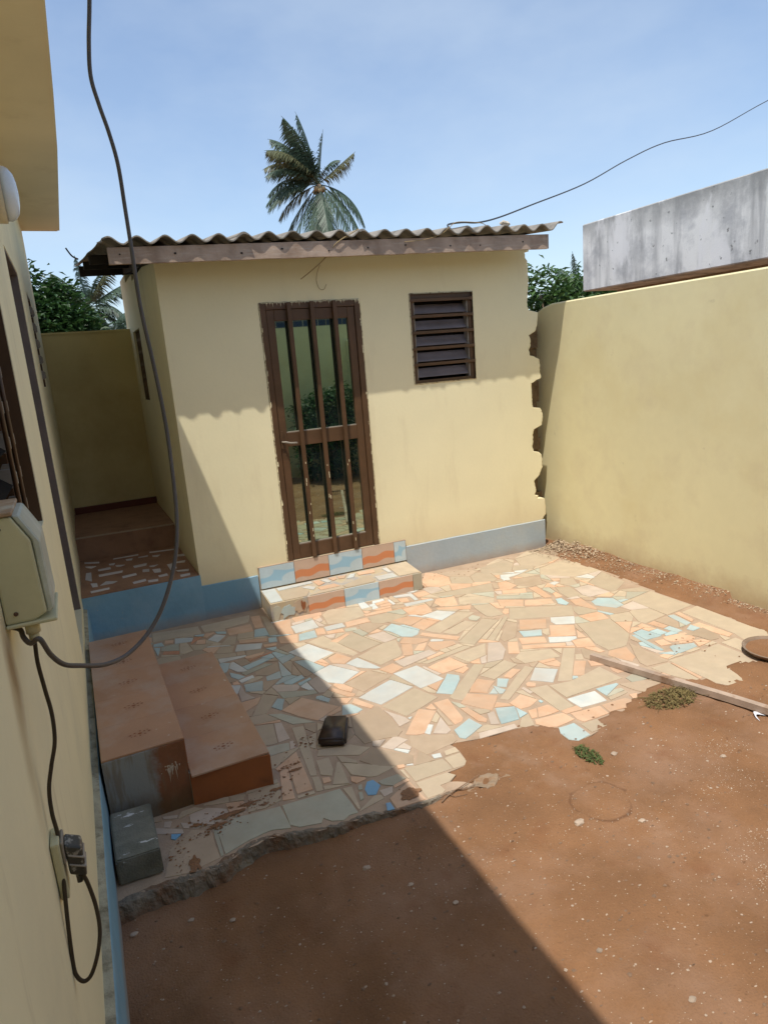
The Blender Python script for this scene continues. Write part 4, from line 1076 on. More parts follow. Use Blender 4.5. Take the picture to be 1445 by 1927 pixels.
# door in its deep reveal
door = bmesh.new(); box(door, -.135, -.10, D1[0] + .05, D1[1] - .05, D1[2], D1[3] - .06, TH)
dl = link('door', door, M['timberdoor'], house)
fr = bmesh.new()
box(fr, -.14, -.085, D1[0], D1[0] + .05, D1[2], D1[3], TH); box(fr, -.14, -.085, D1[1] - .05, D1[1], D1[2], D1[3], TH); box(fr, -.14, -.085, D1[0] + .05, D1[1] - .05, D1[3] - .06, D1[3], TH)
link('door_frame', fr, M['timberdoor'], house)
jb = bmesh.new(); box(jb, -.085, -.004, D1[1] - .014, D1[1] - .001, D1[2], D1[3] - .001, TH); box(jb, -.085, -.004, D1[0], D1[1] - .014, D1[3] - .012, D1[3] - .001, TH)
link('door_reveal_board', jb, M['timberdoor'], house)
def louvre_window(o, nm, deep=-.11):
    y0, y1, z0, z1 = o
    f = bmesh.new(); t = .045
    box(f, deep - .03, deep + .03, y0, y0 + t, z0, z1, TH); box(f, deep - .03, deep + .03, y1 - t, y1, z0, z1, TH)
    box(f, deep - .03, deep + .03, y0 + t, y1 - t, z1 - t, z1, TH); box(f, deep - .03, deep + .03, y0 + t, y1 - t, z0, z0 + t, TH)
    w = link('window', f, M['brown'], house)
    lin = bmesh.new(); box(lin, deep + .03, -.003, y1 - .008, y1 - .001, z0, z1, TH); box(lin, deep + .03, -.003, y0, y1 - .008, z1 - .008, z1 - .001, TH)
    link('reveal', lin, M['brown'], w)
    k = 0; z = z0 + t + .05
    while z < z1 - t:
        sl_ = bmesh.new()
        box(sl_, -.045, .045, y0 + t, y1 - t - .02, -.004, .004)
        m = Matrix.Rotation(math.radians(38), 4, 'Y')
        for v in sl_.verts:
            q = m @ Vector((v.co.x, 0, v.co.z)); yy = v.co.y; v.co = Vector(TH(deep + .02 + q.x, yy, z + q.z))
        link('louvre_slat', sl_, M['darkglass'], w)
        for yb in (y1 - t - .075, y1 - t - .27):
         br = bmesh.new()
         prof = [(-.028, -.034), (.016, -.034), (.030, -.02), (.030, .02), (.016, .034), (-.028, .034), (-.036, .02), (-.036, -.02)]
         a = [br.verts.new(TH(deep + .045 + dx, yb, z + dz)) for dx, dz in prof]; b_ = [br.verts.new(TH(deep + .045 + dx, yb + .020, z + dz)) for dx, dz in prof]
         br.faces.new(a); br.faces.new(b_[::-1])
         for i in range(8): br.faces.new((a[(i + 1) % 8], a[i], b_[i], b_[(i + 1) % 8]))
         link('louvre_clip', br, M['bracket'], w)
        z += .125; k += 1
    bar = bmesh.new(); tube(bar, [TH(-.035, y1 - .22, z0 + .01), TH(-.035, y1 - .22, z1 - .01)], .008); link('security_bar', bar, M['brown'], w)
    bar = bmesh.new(); tube(bar, [TH(-.035, y1 - .42, z0 + .01), TH(-.035, y1 - .42, z1 - .01)], .008); link('security_bar', bar, M['brown'], w)
louvre_window(W1, 'a'); louvre_window(W2, 'b', -.06)
# ================================================================== PASSAGE between the house and the shed
bm = bmesh.new()
pf = [(WX(5.3) + .002, 5.3), (.745, 5.3), (.748, 7.9), (WX(7.7) - .02, 7.9)]
prism(bm, pf, -.15, .385)
walk = struct(link('raised_walkway', bm, [M['passfloor']]))
bm = bmesh.new()   # blue rendered front of the walkway
prism(bm, [(WX(5.3) + .001, 5.288), (.755, 5.284), (.755, 5.299), (WX(5.3) + .001, 5.299)], -.15, .378); link('blue_front', bm, M['blue'], walk)
bm = bmesh.new(); prism(bm, [(WX(6.45), 6.46), (.80, 6.40), (.84, 7.88), (WX(7.7), 7.88)], .386, .60); link('upper_step', bm, M['passfloor'], walk)
bm = bmesh.new(); prism(bm, [(WX(6.45), 6.445), (.79, 6.385), (.79, 6.40), (WX(6.45), 6.46)], .592, .604); link('step_nosing', bm, M['T'], walk)
bm = bmesh.new(); prism(bm, [(WX(7.7) + .01, 7.66), (.84, 7.66), (.84, 7.698), (WX(7.7) + .01, 7.698)], .602, .67); link('skirting', bm, M['skirt'], walk)
CHIPS = [(-70,5991,-30,5983,-35,5700,-82,5784),(-48,5643,0,5618,1,5516,-37,5524),(-57,5421,82,5430,79,5382,-53,5369),(18,5533,66,5620,151,5561,116,5526),(22,5866,213,5861,205,5802,25,5802),(25,6040,126,6051,128,5982,28,5986),(194,5681,305,5697,305,5639,195,5619),(304,5942,418,5955,407,5884,309,5875),(364,5764,416,5747,407,5669,356,5690),(436,5715,499,5694,491,5586,440,5602),(456,5494,527,5508,527,5446,461,5443),(255,5447,356,5471,355,5413,259,5395),(367,5417,444,5397,438,5346,366,5355),(564,5780,626,5783,622,5614,568,5588),(615,5389,693,5388,683,5334,611,5331),(603,5544,705,5511,692,5456,614,5500),(637,5812,724,5810,706,5743,637,5773),(672,6053,760,6037,742,5964,670,5996),(426,5841,498,5835,456,5790,429,5813),(170,6079,245,6033,200,6001,172,6024),(-69,6222,18,6166,-25,6122,-64,6186),(121,6163,172,6159,159,6099,124,6117),(266,6220,325,6212,310,6150,269,6173),(-71,6377,49,6305,47,6257,-72,6333),(373,6217,456,6223,452,6180,373,6189),(490,6178,558,6161,526,6106,489,6137),(168,6331,384,6327,381,6294,166,6304),(482,6335,696,6288,691,6254,482,6298)]
for i, c in enumerate(CHIPS):
    pts = pairs(c); bm = bmesh.new()
    if sum(pts[k][0] * pts[(k + 1) % 4][1] - pts[(k + 1) % 4][0] * pts[k][1] for k in range(4)) < 0: pts = pts[::-1]
    prism(bm, pts, .3855, .3885 + i * 2e-5); link('mosaic_chip', bm, M['whitechip'], walk)
# front joints of the brown floor tiles
bm = bmesh.new()
w = thing('end_wall', 'yellow wall, colour darkened for shade, closing the far end of the narrow passage', 'wall', (.35, 7.8, 0))
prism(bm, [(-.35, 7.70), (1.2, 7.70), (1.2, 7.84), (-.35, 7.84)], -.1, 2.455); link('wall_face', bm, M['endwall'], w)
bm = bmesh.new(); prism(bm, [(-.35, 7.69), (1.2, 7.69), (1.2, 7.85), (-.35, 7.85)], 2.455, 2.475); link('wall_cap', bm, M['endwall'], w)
# ================================================================== SHED
shed = thing('shed', 'small yellow outbuilding with corrugated roof, barred brown glass door and louvred window', 'outbuilding', (2.4, 5.3, 0))
TS = lambda x, d, z: (x, FY(x) + d, z)            # d = depth behind the front face
DX0, DX1, DZ0, DZ1 = 1.480, 2.325, .352, 2.452
WX0, WX1, WZ0, WZ1 = 2.775, 3.395, 1.720, 2.478
TOP = lambda x: 2.86 + .027 * x
bm = bmesh.new()
def fw(x0, x1, z0, z1): box(bm, x0, x1, 0, .15, z0, z1, TS)
fw(.75, DX0, -.1, 2.80); fw(DX0, DX1, -.1, DZ0); fw(DX0, DX1, DZ1, 2.80); fw(DX1, WX0, -.1, 2.80)
fw(WX0, WX1, -.1, WZ0); fw(WX0, WX1, WZ1, 2.80)
rag = pairs(RAG)
ragz = [(min(x, 4.262), z) for x, z in rag]
def xr(z):
    c_ = []
    for (xa, za), (xb2, zb2) in zip(ragz, ragz[1:]):
        if (za - z) * (zb2 - z) <= 0 and za != zb2: c_.append(xa + (xb2 - xa) * (z - za) / (zb2 - za))
    return (sum(c_) / len(c_) if c_ else (4.05 if z > 2.5 else 4.10)) + .004 * noise.noise(Vector((z * 60, 0, 0)))
NZ = 420; col_ = []
for k in range(NZ + 1):
    z = -.1 + 2.9 * k / NZ; xe = xr(z)
    col_.append([bm.verts.new(TS(xx, dd, z)) for xx, dd in ((WX1, 0), (3.9, 0), (xe - .014, 0), (xe, .008 + .006 * noise.noise(Vector((z * 40, 2, 0)))), (xe + .002, .15))])
for k in range(NZ):
    for j in range(4): bm.faces.new((col_[k][j], col_[k][j + 1], col_[k + 1][j + 1], col_[k + 1][j]))
box(bm, .75, 4.0, 0, .15, 2.80, 2.84, TS)
# side and rear walls; the side has the vent opening
def sidew(y0, y1, z0, z1): prism(bm, [(.75, y0), (.95, y0), (.95, y1), (.75, y1)], z0, z1)
sidew(5.45, 6.84, -.1, 2.84); sidew(6.84, 7.42, -.1, 1.74); sidew(6.84, 7.42, 2.42, 2.9); sidew(7.42, 7.95, -.1, 2.98)
prism(bm, [(.96, 7.8), (4.1, 7.8), (4.1, 7.95), (.96, 7.95)], -.1, 2.95); prism(bm, [(3.95, 5.36), (4.04, 5.36), (4.04, 7.8), (3.95, 7.8)], -.1, 2.85)
bmesh.ops.recalc_face_normals(bm, faces=list(bm.faces))
link('wall', bm, M['yellow'], shed)
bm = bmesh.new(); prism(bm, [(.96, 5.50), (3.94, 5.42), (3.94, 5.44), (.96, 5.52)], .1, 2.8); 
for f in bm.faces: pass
link('interior_shade_sheet', bm, M['dark'], shed)  # near-black sheet standing in for the unlit inside of the shed
# raw broken masonry seen in the gap between shed and boundary wall
bm = bmesh.new()
prev = None; rr = random.Random(5); z = -.1
while z < 2.24:
    h = rr.uniform(.10, .2); dx = rr.uniform(-.02, .03); dy = rr.uniform(-.02, .04)
    prism(bm, [(4.045, 5.34 + dy), (4.19 + dx, 5.35 + dy), (4.19 + dx, 5.5), (4.045, 5.5)], z, min(z + h, 2.26)); z += h + .001
link('raw_masonry', bm, M['rawblock'], shed)
# blue-grey plinth, slightly proud, stopping at the door step
def plinth(x0, x1, seg, name):
    bm = bmesh.new(); a = []
    for i in range(seg + 1):
        x = x0 + (x1 - x0) * i / seg; w = .007 * noise.noise(Vector((x * 5, 1, 1)))
        a.append([bm.verts.new(TS(x, -.001, .286 + w)), bm.verts.new(TS(x, -.012, .281 + w)), bm.verts.new(TS(x, -.013 + w, -.1))])
    for i in range(seg):
        for j in range(2): bm.faces.new((a[i][j], a[i][j + 1], a[i + 1][j + 1], a[i + 1][j]))
    bm.faces.new(a[0][::-1]); bm.faces.new(a[-1])
    return link(name, bm, M['greyblue'], shed)
plinth(.752, 1.213, 20, 'plinth'); plinth(2.572, 4.098, 60, 'plinth')
# painted side vent of pierced blocks
bm = bmesh.new()
for i in range(6):
    z = 1.72 + i * .12
    prism(bm, [(.775, 6.84), (.80, 6.84), (.80, 7.42), (.775, 7.42)], z, z + .03)
for i in range(5):
    y = 6.86 + i * .135
    prism(bm, [(.772, y - .012), (.803, y - .012), (.803, y + .012), (.772, y + .012)], 1.74, 2.42)
link('pierced_vent', bm, M['rawblock'], shed)
# ---------------- door
fr = bmesh.new(); d0, d1 = -.006, .05; t = .052
box(fr, DX0 + .003, DX0 + t, d0, d1, DZ0, DZ1 - .003, TS); box(fr, DX1 - t, DX1 - .003, d0, d1, DZ0, DZ1 - .003, TS)
box(fr, DX0 + t, DX1 - t, d0, d1, DZ1 - t, DZ1 - .003, TS)
bmesh.ops.bevel(fr, geom=list(fr.edges), offset=.003, segments=1, affect='EDGES')
link('door_frame', fr, M['brown'], shed)
lf = bmesh.new(); a, b = DX0 + t + .003, DX1 - t - .003; s = .062; e0, e1 = .004, .044
zb, zt, zm = DZ0 + .004, DZ1 - t - .003, 1.315
box(lf, a, a + s, e0, e1, zb, zt, TS); box(lf, b - s, b, e0, e1, zb, zt, TS)
box(lf, a + s, b - s, e0, e1, zt - .085, zt, TS); box(lf, a + s, b - s, e0, e1, zb, zb + .125, TS); box(lf, a + s, b - s, e0, e1, zm, zm + .115, TS)
bmesh.ops.bevel(lf, geom=list(lf.edges), offset=.003, segments=1, affect='EDGES')
leaf = link('door', lf, M['brown'], shed)
for z0, z1 in ((zb + .125, zm), (zm + .115, zt - .085)):
    g = bmesh.new(); box(g, a + s - .01, b - s + .01, .026, .032, z0 - .01, z1 + .01, TS); link('glass_pane', g, M['glass'], leaf)
for z0, z1 in ((zb + .125, zm), (zm + .115, zt - .085)):
    for q in (0,):
        bd = bmesh.new(); box(bd, a + s, b - s, .010, .014, z1 - .006, z1 - .0005, TS) if False else box(bd, a + s, b - s, .008, .0255, z0 + .0005, z0 + .007, TS)
        link('glazing_bead', bd, M['bracket'], leaf)
for k in range(3):
    x = DX0 + .232 + k * .190
    bb = bmesh.new(); box(bb, x - .017, x + .017, -.034, -.008, DZ0 + .006, DZ1 - .004, TS)
    bmesh.ops.bevel(bb, geom=list(bb.edges), offset=.003, segments=1, affect='EDGES'); link('security_bar', bb, M['brown'], leaf)
hb = bmesh.new(); hx = a + .014
box(hb, hx - .014, hx + .014, -.006, .003, zm - .01, zm + .13, TS); link('lock_plate', hb, M['brown'], leaf)
hb = bmesh.new(); tube(hb, [TS(hx, .0, 1.36), TS(hx, -.035, 1.36), TS(hx + .012, -.048, 1.362), TS(hx + .05, -.05, 1.350), TS(hx + .11, -.048, 1.345)], .0085); link('handle', hb, M['bracket'], leaf)
pd_ = bmesh.new(); rq = random.Random(21)
for k in range(70):
    x = rq.uniform(DX0 + .01, DX1 - .01); L_ = .008 + .03 * rq.random() ** 2; w_ = rq.uniform(.0012, .003)
    pd_.faces.new([pd_.verts.new(TS(x - w_, -.0072 - k * 1e-5, DZ1 - .002)), pd_.verts.new(TS(x, -.0072 - k * 1e-5, DZ1 - .002 - L_)), pd_.verts.new(TS(x + w_, -.0072 - k * 1e-5, DZ1 - .002))])
for k in range(60):
    s_ = rq.choice((0, 1)); x = (DX0 + rq.uniform(.002, .012)) if s_ == 0 else (DX1 - rq.uniform(.002, .012)); z = rq.uniform(DZ0, DZ1 - .02); h_ = rq.uniform(.008, .045); w_ = rq.uniform(.001, .004)
    pd_.faces.new([pd_.verts.new(TS(x - w_, -.0073 - k * 1e-5, z)), pd_.verts.new(TS(x + w_, -.0073 - k * 1e-5, z + .004)), pd_.verts.new(TS(x + w_ * .6, -.0073 - k * 1e-5, z + h_)), pd_.verts.new(TS(x - w_, -.0073 - k * 1e-5, z + h_ * .9))])
for k in range(16):
    x = DX0 + .232 + rq.randrange(3) * .190 + rq.uniform(-.012, .012); z = rq.uniform(DZ0 + .05, 1.3); h_ = rq.uniform(.01, .035); w_ = .0022
    pd_.faces.new([pd_.verts.new(TS(x - w_, -.0348, z)), pd_.verts.new(TS(x + w_, -.0348, z)), pd_.verts.new(TS(x + w_, -.0348, z + h_)), pd_.verts.new(TS(x - w_, -.0348, z + h_))])
bmesh.ops.recalc_face_normals(pd_, faces=list(pd_.faces)); stuff(link('paint_splashes', pd_, M['yellow'], shed))
# ragged grey rim of old plaster round the frames (real ridges)
def rim(x0, x1, z0, z1, bottom=False):
    bm = bmesh.new()
    def strip(p, q, nx_, nz_):
        L = math.hypot(q[0] - p[0], q[1] - p[1]); n = int(L / .02); prev = None
        for i in range(n + 1):
            t = i / n; x = p[0] + (q[0] - p[0]) * t; z = p[1] + (q[1] - p[1]) * t; w = .002 + .007 * abs(noise.noise(Vector((x * 23, z * 23, 5))))
            v = [bm.verts.new(TS(x - nx_ * .004, -.0075, z - nz_ * .004)), bm.verts.new(TS(x + nx_ * w, -.004, z + nz_ * w)), bm.verts.new(TS(x + nx_ * (w + .003), .001, z + nz_ * (w + .003)))]
            if prev:
                for j in range(2): bm.faces.new((prev[j], v[j], v[j + 1], prev[j + 1]))
            prev = v
    strip((x0, z0), (x0, z1), -1, 0); strip((x1, z0), (x1, z1), 1, 0); strip((x0, z1), (x1, z1), 0, 1)
    if bottom: strip((x0, z0), (x1, z0), 0, -1)
    bmesh.ops.recalc_face_normals(bm, faces=list(bm.faces)); return bm
M['rimplaster'] = mat('rough_reveal_edge', (.55, .47, .30), var=.3, scale=30, stain=(.20, .15, .09), sscale=30, samt=(.50, .62), bump=.5)
link('plaster_rim', rim(DX0 + .002, DX1 - .002, DZ0, DZ1 - .002), M['rimplaster'], shed)
link('plaster_rim', rim(WX0 + .002, WX1 - .002, WZ0, WZ1 - .002, True), M['rimplaster'], shed)
# ---------------- louvred window
wf = bmesh.new(); t = .042; d0, d1 = .012, .085
box(wf, WX0 + .002, WX0 + t, d0, d1, WZ0 + .002, WZ1 - .002, TS); box(wf, WX1 - t, WX1 - .002, d0, d1, WZ0 + .002, WZ1 - .002, TS)
box(wf, WX0 + t, WX1 - t, d0, d1, WZ1 - .05, WZ1 - .002, TS); box(wf, WX0 + t, WX1 - t, d0, d1, WZ0 + .002, WZ0 + .028, TS)
win = link('window', wf, M['brown'], shed)
nz_ = 5; zz0, zz1 = WZ0 + .03, WZ1 - .055; pitch = (zz1 - zz0) / nz_
for k in range(nz_):
    zc = zz0 + pitch * (k + .45)
    sl_ = bmesh.new(); box(sl_, WX0 + t + .012, WX1 - t - .012, -.047, .047, -.003, .003)
    m = Matrix.Rotation(math.radians(55), 4, 'X')
    for v in sl_.verts:
        q = m @ Vector((0, v.co.y, v.co.z)); v.co = Vector(TS(v.co.x, .062 + q.y, zc + q.z))
    link('louvre_slat', sl_, M['louvre'], win)
    bb = bmesh.new(); zb_ = zz0 + pitch * (k + 1) - .002; box(bb, WX0 + .004, WX1 - .004, -.012, .010, zb_ - .013, zb_ + .013, TS)
    bmesh.ops.bevel(bb, geom=list(bb.edges), offset=.003, segments=1, affect='EDGES'); link('security_bar', bb, M['brown'], win)
for s_ in (0, 1):
    bb = bmesh.new(); x = WX0 + t + .006 if s_ == 0 else WX1 - t - .006; box(bb, x - .006, x + .006, .02, .08, WZ0 + .03, WZ1 - .05, TS); link('louvre_rail', bb, M['bracket'], win)
# ---------------- roof
RX0, RX1, RY0, RY1 = .375, 4.105, 4.965, 7.95
PITCH, PH = .1817, .437            # pitch and first crest
RF = lambda x: FY(x) - .335
rz = lambda x, y: 2.855 + .0212 * (x - .44) + .105 * (y - RF(x))
def sheet(xa, xb, lift, ragL=0, ragR=0):
    bm = bmesh.new(); n = int((xb - xa) / PITCH * 12) ; ys = [0, .01] + [.35 * i for i in range(1, 9)] + [3.0]
    top = []; bot = []
    jag = rnd.uniform(-.012, .012)
    for i in range(n + 1):
        x = xa + (xb - xa) * i / n; c = .025 * math.cos(2 * math.pi * (x - PH) / PITCH)
        colT = []; colB = []
        for j, y in enumerate(ys):
            y = RF(x) + y; yy = y + (.010 * noise.noise(Vector((x * 9, 0, 2))) + jag if j < 2 else 0)
            xx = x
            x_l = RX0 - .012 * max(0, yy - 5.3)
            if i == 0 and ragL: xx = x_l
            if ragL and i < 3: xx = xx + (.03 * noise.noise(Vector((y * 9, 1, i))))
            z = rz(x, y) + c + lift + .003 * noise.noise(Vector((x * 2, y * 2, 0)))
            if ragR and x > RX1 - .1: z += (x - RX1 + .1) * .25
            colT.append(bm.verts.new((xx, yy, z + .0045))); colB.append(bm.verts.new((xx, yy, z - .0045)))
        top.append(colT); bot.append(colB)
    m = len(ys)
    for i in range(n):
        for j in range(m - 1):
            bm.faces.new((top[i][j], top[i + 1][j], top[i + 1][j + 1], top[i][j + 1])).smooth = True
            bm.faces.new((bot[i][j], bot[i][j + 1], bot[i + 1][j + 1], bot[i + 1][j])).smooth = True
        bm.faces.new((bot[i][0], bot[i + 1][0], top[i + 1][0], top[i][0])); bm.faces.new((top[i][-1], top[i + 1][-1], bot[i + 1][-1], bot[i][-1]))
    for i in (0, n):
        for j in range(m - 1): bm.faces.new((top[i][j], top[i][j + 1], bot[i][j + 1], bot[i][j]) if i == 0 else (top[i][j + 1], top[i][j], bot[i][j], bot[i][j + 1]))
    return bm
xs_ = [RX0, 1.30, 2.23, 3.16, RX1]
for i in range(4):
    link('roof_sheet', sheet(xs_[i], xs_[i + 1] + (.07 if i < 3 else 0), .009 * (i % 2), i == 0, i == 3), M['roof'], shed)
fa = bmesh.new()
N_ = 30; prev = None; FX0, FX1 = .425, 3.985
for i in range(N_ + 1):
    x = FX0 + (FX1 - FX0) * i / N_; w = .004 * noise.noise(Vector((x * 5, 3, 3)))
    zt = 2.818 + .0205 * (x - .43) ; zb = 2.712 + .0175 * (x - .43) + w; y0 = FY(x) - .30
    v = [fa.verts.new((x, y0, zb)), fa.verts.new((x, y0 + w, zt)), fa.verts.new((x, y0 + .032, zt)), fa.verts.new((x, y0 + .032, zb))]
    if prev:
        for j in range(4): fa.faces.new((prev[j], v[j], v[(j + 1) % 4], prev[(j + 1) % 4]))
    else: fa.faces.new(v[::-1])
    prev = v
fa.faces.new(prev); bmesh.ops.recalc_face_normals(fa, faces=list(fa.faces))
fas = link('fascia_board', fa, M['wood'], shed)
for x in (.50, .86, 1.32, 1.62, 1.98, 2.30, 2.62, 3.02, 3.30, 3.72):
    kb = bmesh.new(); rr_ = rnd.uniform(.004, .007); z = 2.765 + .019 * (x - .43) + rnd.uniform(-.018, .018)
    pts = [(x + rr_ * math.cos(a) * 1.4, z + rr_ * math.sin(a)) for a in [k * math.pi / 4 for k in range(8)]]
    vprism(kb, pts, 0, .006, lambda x, d, z: (x, FY(x) - .304 + d, z)); bmesh.ops.recalc_face_normals(kb, faces=list(kb.faces)); link('knot', kb, M['darkwood'], fas)
for y, h in ((5.12, .07), (5.95, .07), (6.85, .07), (7.72, .10)):
    pb = bmesh.new(); box(pb, .36 if y > 5.2 else .45, 4.0, y, y + .06, 0, h, lambda x, yy, z: (x, yy, rz(x, yy) - .03 - h + z)); link('purlin', pb, M['darkwood'], shed)
pb = bmesh.new(); box(pb, .70, .76, 5.2, 7.9, 0, .09, lambda x, yy, z: (x + (yy - 5.3) * .03, yy, rz(x, yy) - .13 - .0 + z)) ; link('rafter', pb, M['darkwood'], shed)
pb = bmesh.new(); tube(pb, catmull([(.36, 7.6, 3.16), (.31, 7.65, 3.20), (.27, 7.7, 3.28)]), .008); link('splinter', pb, M['darkwood'], shed)
# ================================================================== DOOR STEP with glazed tiles
ds = thing('door_step', 'low step below the barred door, faced with blue and orange wave tiles', 'step', (1.9, 5.05, 0))
SY = lambda x: 4.888 - .04 * (x - 1.2) - .0                 # its front face
TF = lambda x, d, z: (x, SY(x) + d, z)
bm = bmesh.new(); sp = [(1.193, SY(1.193)), (2.515, SY(2.515)), (2.56, FY(2.56) - .001), (1.22, FY(1.22) - .001)]
prism(bm, sp, -.02, .150); link('body', bm, M['rimplaster'] if False else mat('step_render', (.50, .40, .26), var=.15, scale=9, stain=(.36, .33, .30), sscale=9, samt=(.45, .6)), ds)
ub = [1.225, 1.523, 1.832, 2.141, 2.450, 2.566]
for i in range(5):
    bm = bmesh.new(); box(bm, ub[i] + .002, ub[i + 1] - .002, -.022, -.0135, .163, .346, TS)
    link('wave_tile', bm, M['art_blue'] if i in (0, 2, 4) else M['art_orange'], ds)
bm = bmesh.new(); box(bm, ub[0] - .004, ub[-1] + .004, -.020, -.001, .347, .352, TS); box(bm, ub[0] - .006, ub[-1] + .006, -.0125, -.001, .16, .346, TS); link('mortar', bm, M['grout'], ds)
lb = [1.497, 1.806, 2.113, 2.428, 2.514]
for i in range(4):
    bm = bmesh.new(); box(bm, lb[i] + .002, lb[i + 1] - .002, -.009, -.001, .004, .150, TF)
    link('wave_tile', bm, [M['art_orange'], M['art_blue'], M['art_orange'], M['G']][i], ds)
# broken front corner: rough render with a leftover blue tile piece and a brown hole
def blob(cx, cz, rx, rz_, d, seed, name, m, par, n=14, T=TF, th=.004):
    pts = []
    for k in range(n):
        a = 2 * math.pi * k / n; s = 1 + .8 * noise.noise(Vector((math.cos(a) * 2.2, math.sin(a) * 2.2, seed * 1.7)))
        pts.append((cx + rx * s * math.cos(a), cz + rz_ * s * math.sin(a)))
    bm = bmesh.new(); vprism(bm, pts, d - th, d, T); bmesh.ops.recalc_face_normals(bm, faces=list(bm.faces)); return link(name, bm, m, par)
blob(1.335, .068, .055, .05, -.001, 3, 'broken_tile', M['C'], ds); blob(1.24, .075, .035, .06, -.0005, 5, 'rough_patch', M['G'], ds)
blob(1.425, .085, .062, .055, -.0008, 7, 'rough_patch', M['T'], ds); blob(1.452, .09, .018, .034, -.006, 8, 'hole', M['riser'], ds, th=.003)
TRD = [('W',(1.222,5.25,1.33,5.235,1.300,4.905,1.203,4.912)),('W',(1.345,5.23,1.644,5.222,1.640,5.165,1.342,5.155)),('B',(1.342,5.149,1.520,5.144,1.55,4.99,1.50,4.89,1.308,4.9)),('W',(1.53,5.105,1.585,5.12,1.631,5.05,1.593,4.995)),('O',(1.64,5.028,1.79,5.036,1.81,4.945,1.64,4.95)),('W',(1.725,5.2,1.774,5.19,1.791,5.102,1.751,5.09)),('O',(1.80,5.2,1.87,5.2,1.85,5.13,1.81,5.11)),('O',(1.88,5.198,1.96,5.18,1.915,5.11,1.865,5.13)),('W',(1.93,5.097,2.0,5.182,2.042,5.172,1.986,5.08)),('O',(2.06,5.18,2.215,5.166,2.19,5.085,2.045,5.107)),('B',(1.64,4.94,1.82,4.935,1.825,4.872,1.52,4.885)),('B',(1.832,4.945,2.12,5.06,2.11,4.90,2.08,4.862,1.835,4.87)),('W',(2.14,4.982,2.305,4.970,2.30,4.86,2.13,4.87)),('W',(2.283,5.146,2.331,5.143,2.31,5.004,2.285,5.023)),('B',(2.347,5.152,2.545,5.19,2.508,4.845,2.316,4.86)),('O',(1.66,5.2,1.71,5.2,1.73,5.1,1.66,5.06))]
for i, (c, p) in enumerate(TRD):
    pts = [(p[k], p[k + 1]) for k in range(0, len(p), 2)]
    if sum(pts[k][0] * pts[(k + 1) % len(pts)][1] - pts[(k + 1) % len(pts)][0] * pts[k][1] for k in range(len(pts))) < 0: pts = pts[::-1]
    bm = bmesh.new(); prism(bm, pts, .151, .1555 + i * 3e-5); link('tile_piece', bm, M[c], ds)
# ================================================================== SIDE STEPS (brown patterned tiles)
ss = thing('side_steps', 'two brown tiled steps against the plinth of the long house wall', 'steps', (.22, 3.6, 0))
A_ = WX(3.5) + .036
bm = bmesh.new(); prism(bm, [(A_ - .002, 2.925), (.235, 2.925), (.235, 4.43), (A_ - .002, 4.43)], -.02, .332); prism(bm, [(.236, 2.905), (.598, 2.862), (.600, 4.20), (.236, 4.22)], -.02, .162)
link('body', bm, M['cement'], ss)
def treads(x0, x1, y0, y1, z, ny_, nx_, seed):
    rr = random.Random(seed); k = 0
    for j in range(ny_):
        for i in range(nx_):
            xa = x0 + (x1 - x0) * i / nx_; xb = x0 + (x1 - x0) * (i + 1) / nx_; ya = y0 + (y1 - y0) * j / ny_; yb = y0 + (y1 - y0) * (j + 1) / ny_
            bm = bmesh.new(); box(bm, xa + .0004, xb - .0004, ya + .0005, yb - .0005, z - .009, z + rr.uniform(0, .0004)); bmesh.ops.bevel(bm, geom=list(bm.edges), offset=.001, segments=1, affect='EDGES')
            tl = link('tread_tile', bm, M['steptile'], ss)
            # printed dark flower on the tile
            bm = bmesh.new(); cx, cy = (xa + xb) / 2, (ya + yb) / 2
            if nx_ == 2 and i == 0 : continue
            for (dx, dy, r_) in ((0, 0, .010), (.022, .012, .006), (-.022, .012, .006), (.022, -.014, .006), (-.022, -.014, .006), (.042, .002, .007), (-.042, .002, .007), (.003, .022, .006), (0, -.022, .006), (.036, .02, .004), (-.037, -.018, .004)):
                pts = [(cx + dx + r_ * math.cos(a) * rr.uniform(.6, 1.2), cy + dy + r_ * .8 * math.sin(a)) for a in [q * math.pi / 3.5 for q in range(7)]]
                bm.faces.new([bm.verts.new((x, y, z + .0016 + k * 1e-5)) for x, y in pts])
            k += 1
            link('printed_flower', bm, M['riser'], tl)
treads(A_, .240, 2.915, 4.435, .342, 5, 1, 1); treads(.242, .606, 2.86, 4.21, .172, 4, 1, 2)
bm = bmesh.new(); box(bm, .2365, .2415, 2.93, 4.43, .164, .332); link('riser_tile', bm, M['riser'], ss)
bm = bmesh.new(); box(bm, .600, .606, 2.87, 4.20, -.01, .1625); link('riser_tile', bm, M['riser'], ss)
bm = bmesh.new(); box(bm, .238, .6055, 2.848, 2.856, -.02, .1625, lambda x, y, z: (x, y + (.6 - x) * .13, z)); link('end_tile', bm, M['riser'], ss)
M['endcement'] = mat('streaky_render_end', (.235, .10, .05), rough=.5, var=.2, scale=7, bump=.3, stain=(.16, .07, .03), sscale=6, samt=(.5, .7))
overlay(M['endcement'], (.30, .31, .30), lambda nt: pos_mask(nt, 'X', .12, .08, .08, 9))
overlay(M['endcement'], (.22, .16, .10), lambda nt: speck_mask(nt, 16, .52, .12, .6, (2.5, 1, .3)))
overlay(M['endcement'], (.12, .075, .035), lambda nt: pos_mask(nt, 'Z', .14, .04, .05, 14, 0, .75))
bm = bmesh.new(); box(bm, A_ - .001, .236, 2.908, 2.924, -.02, .332); link('end_render', bm, M['endcement'], ss)
bm = bmesh.new()
rr = random.Random(4)
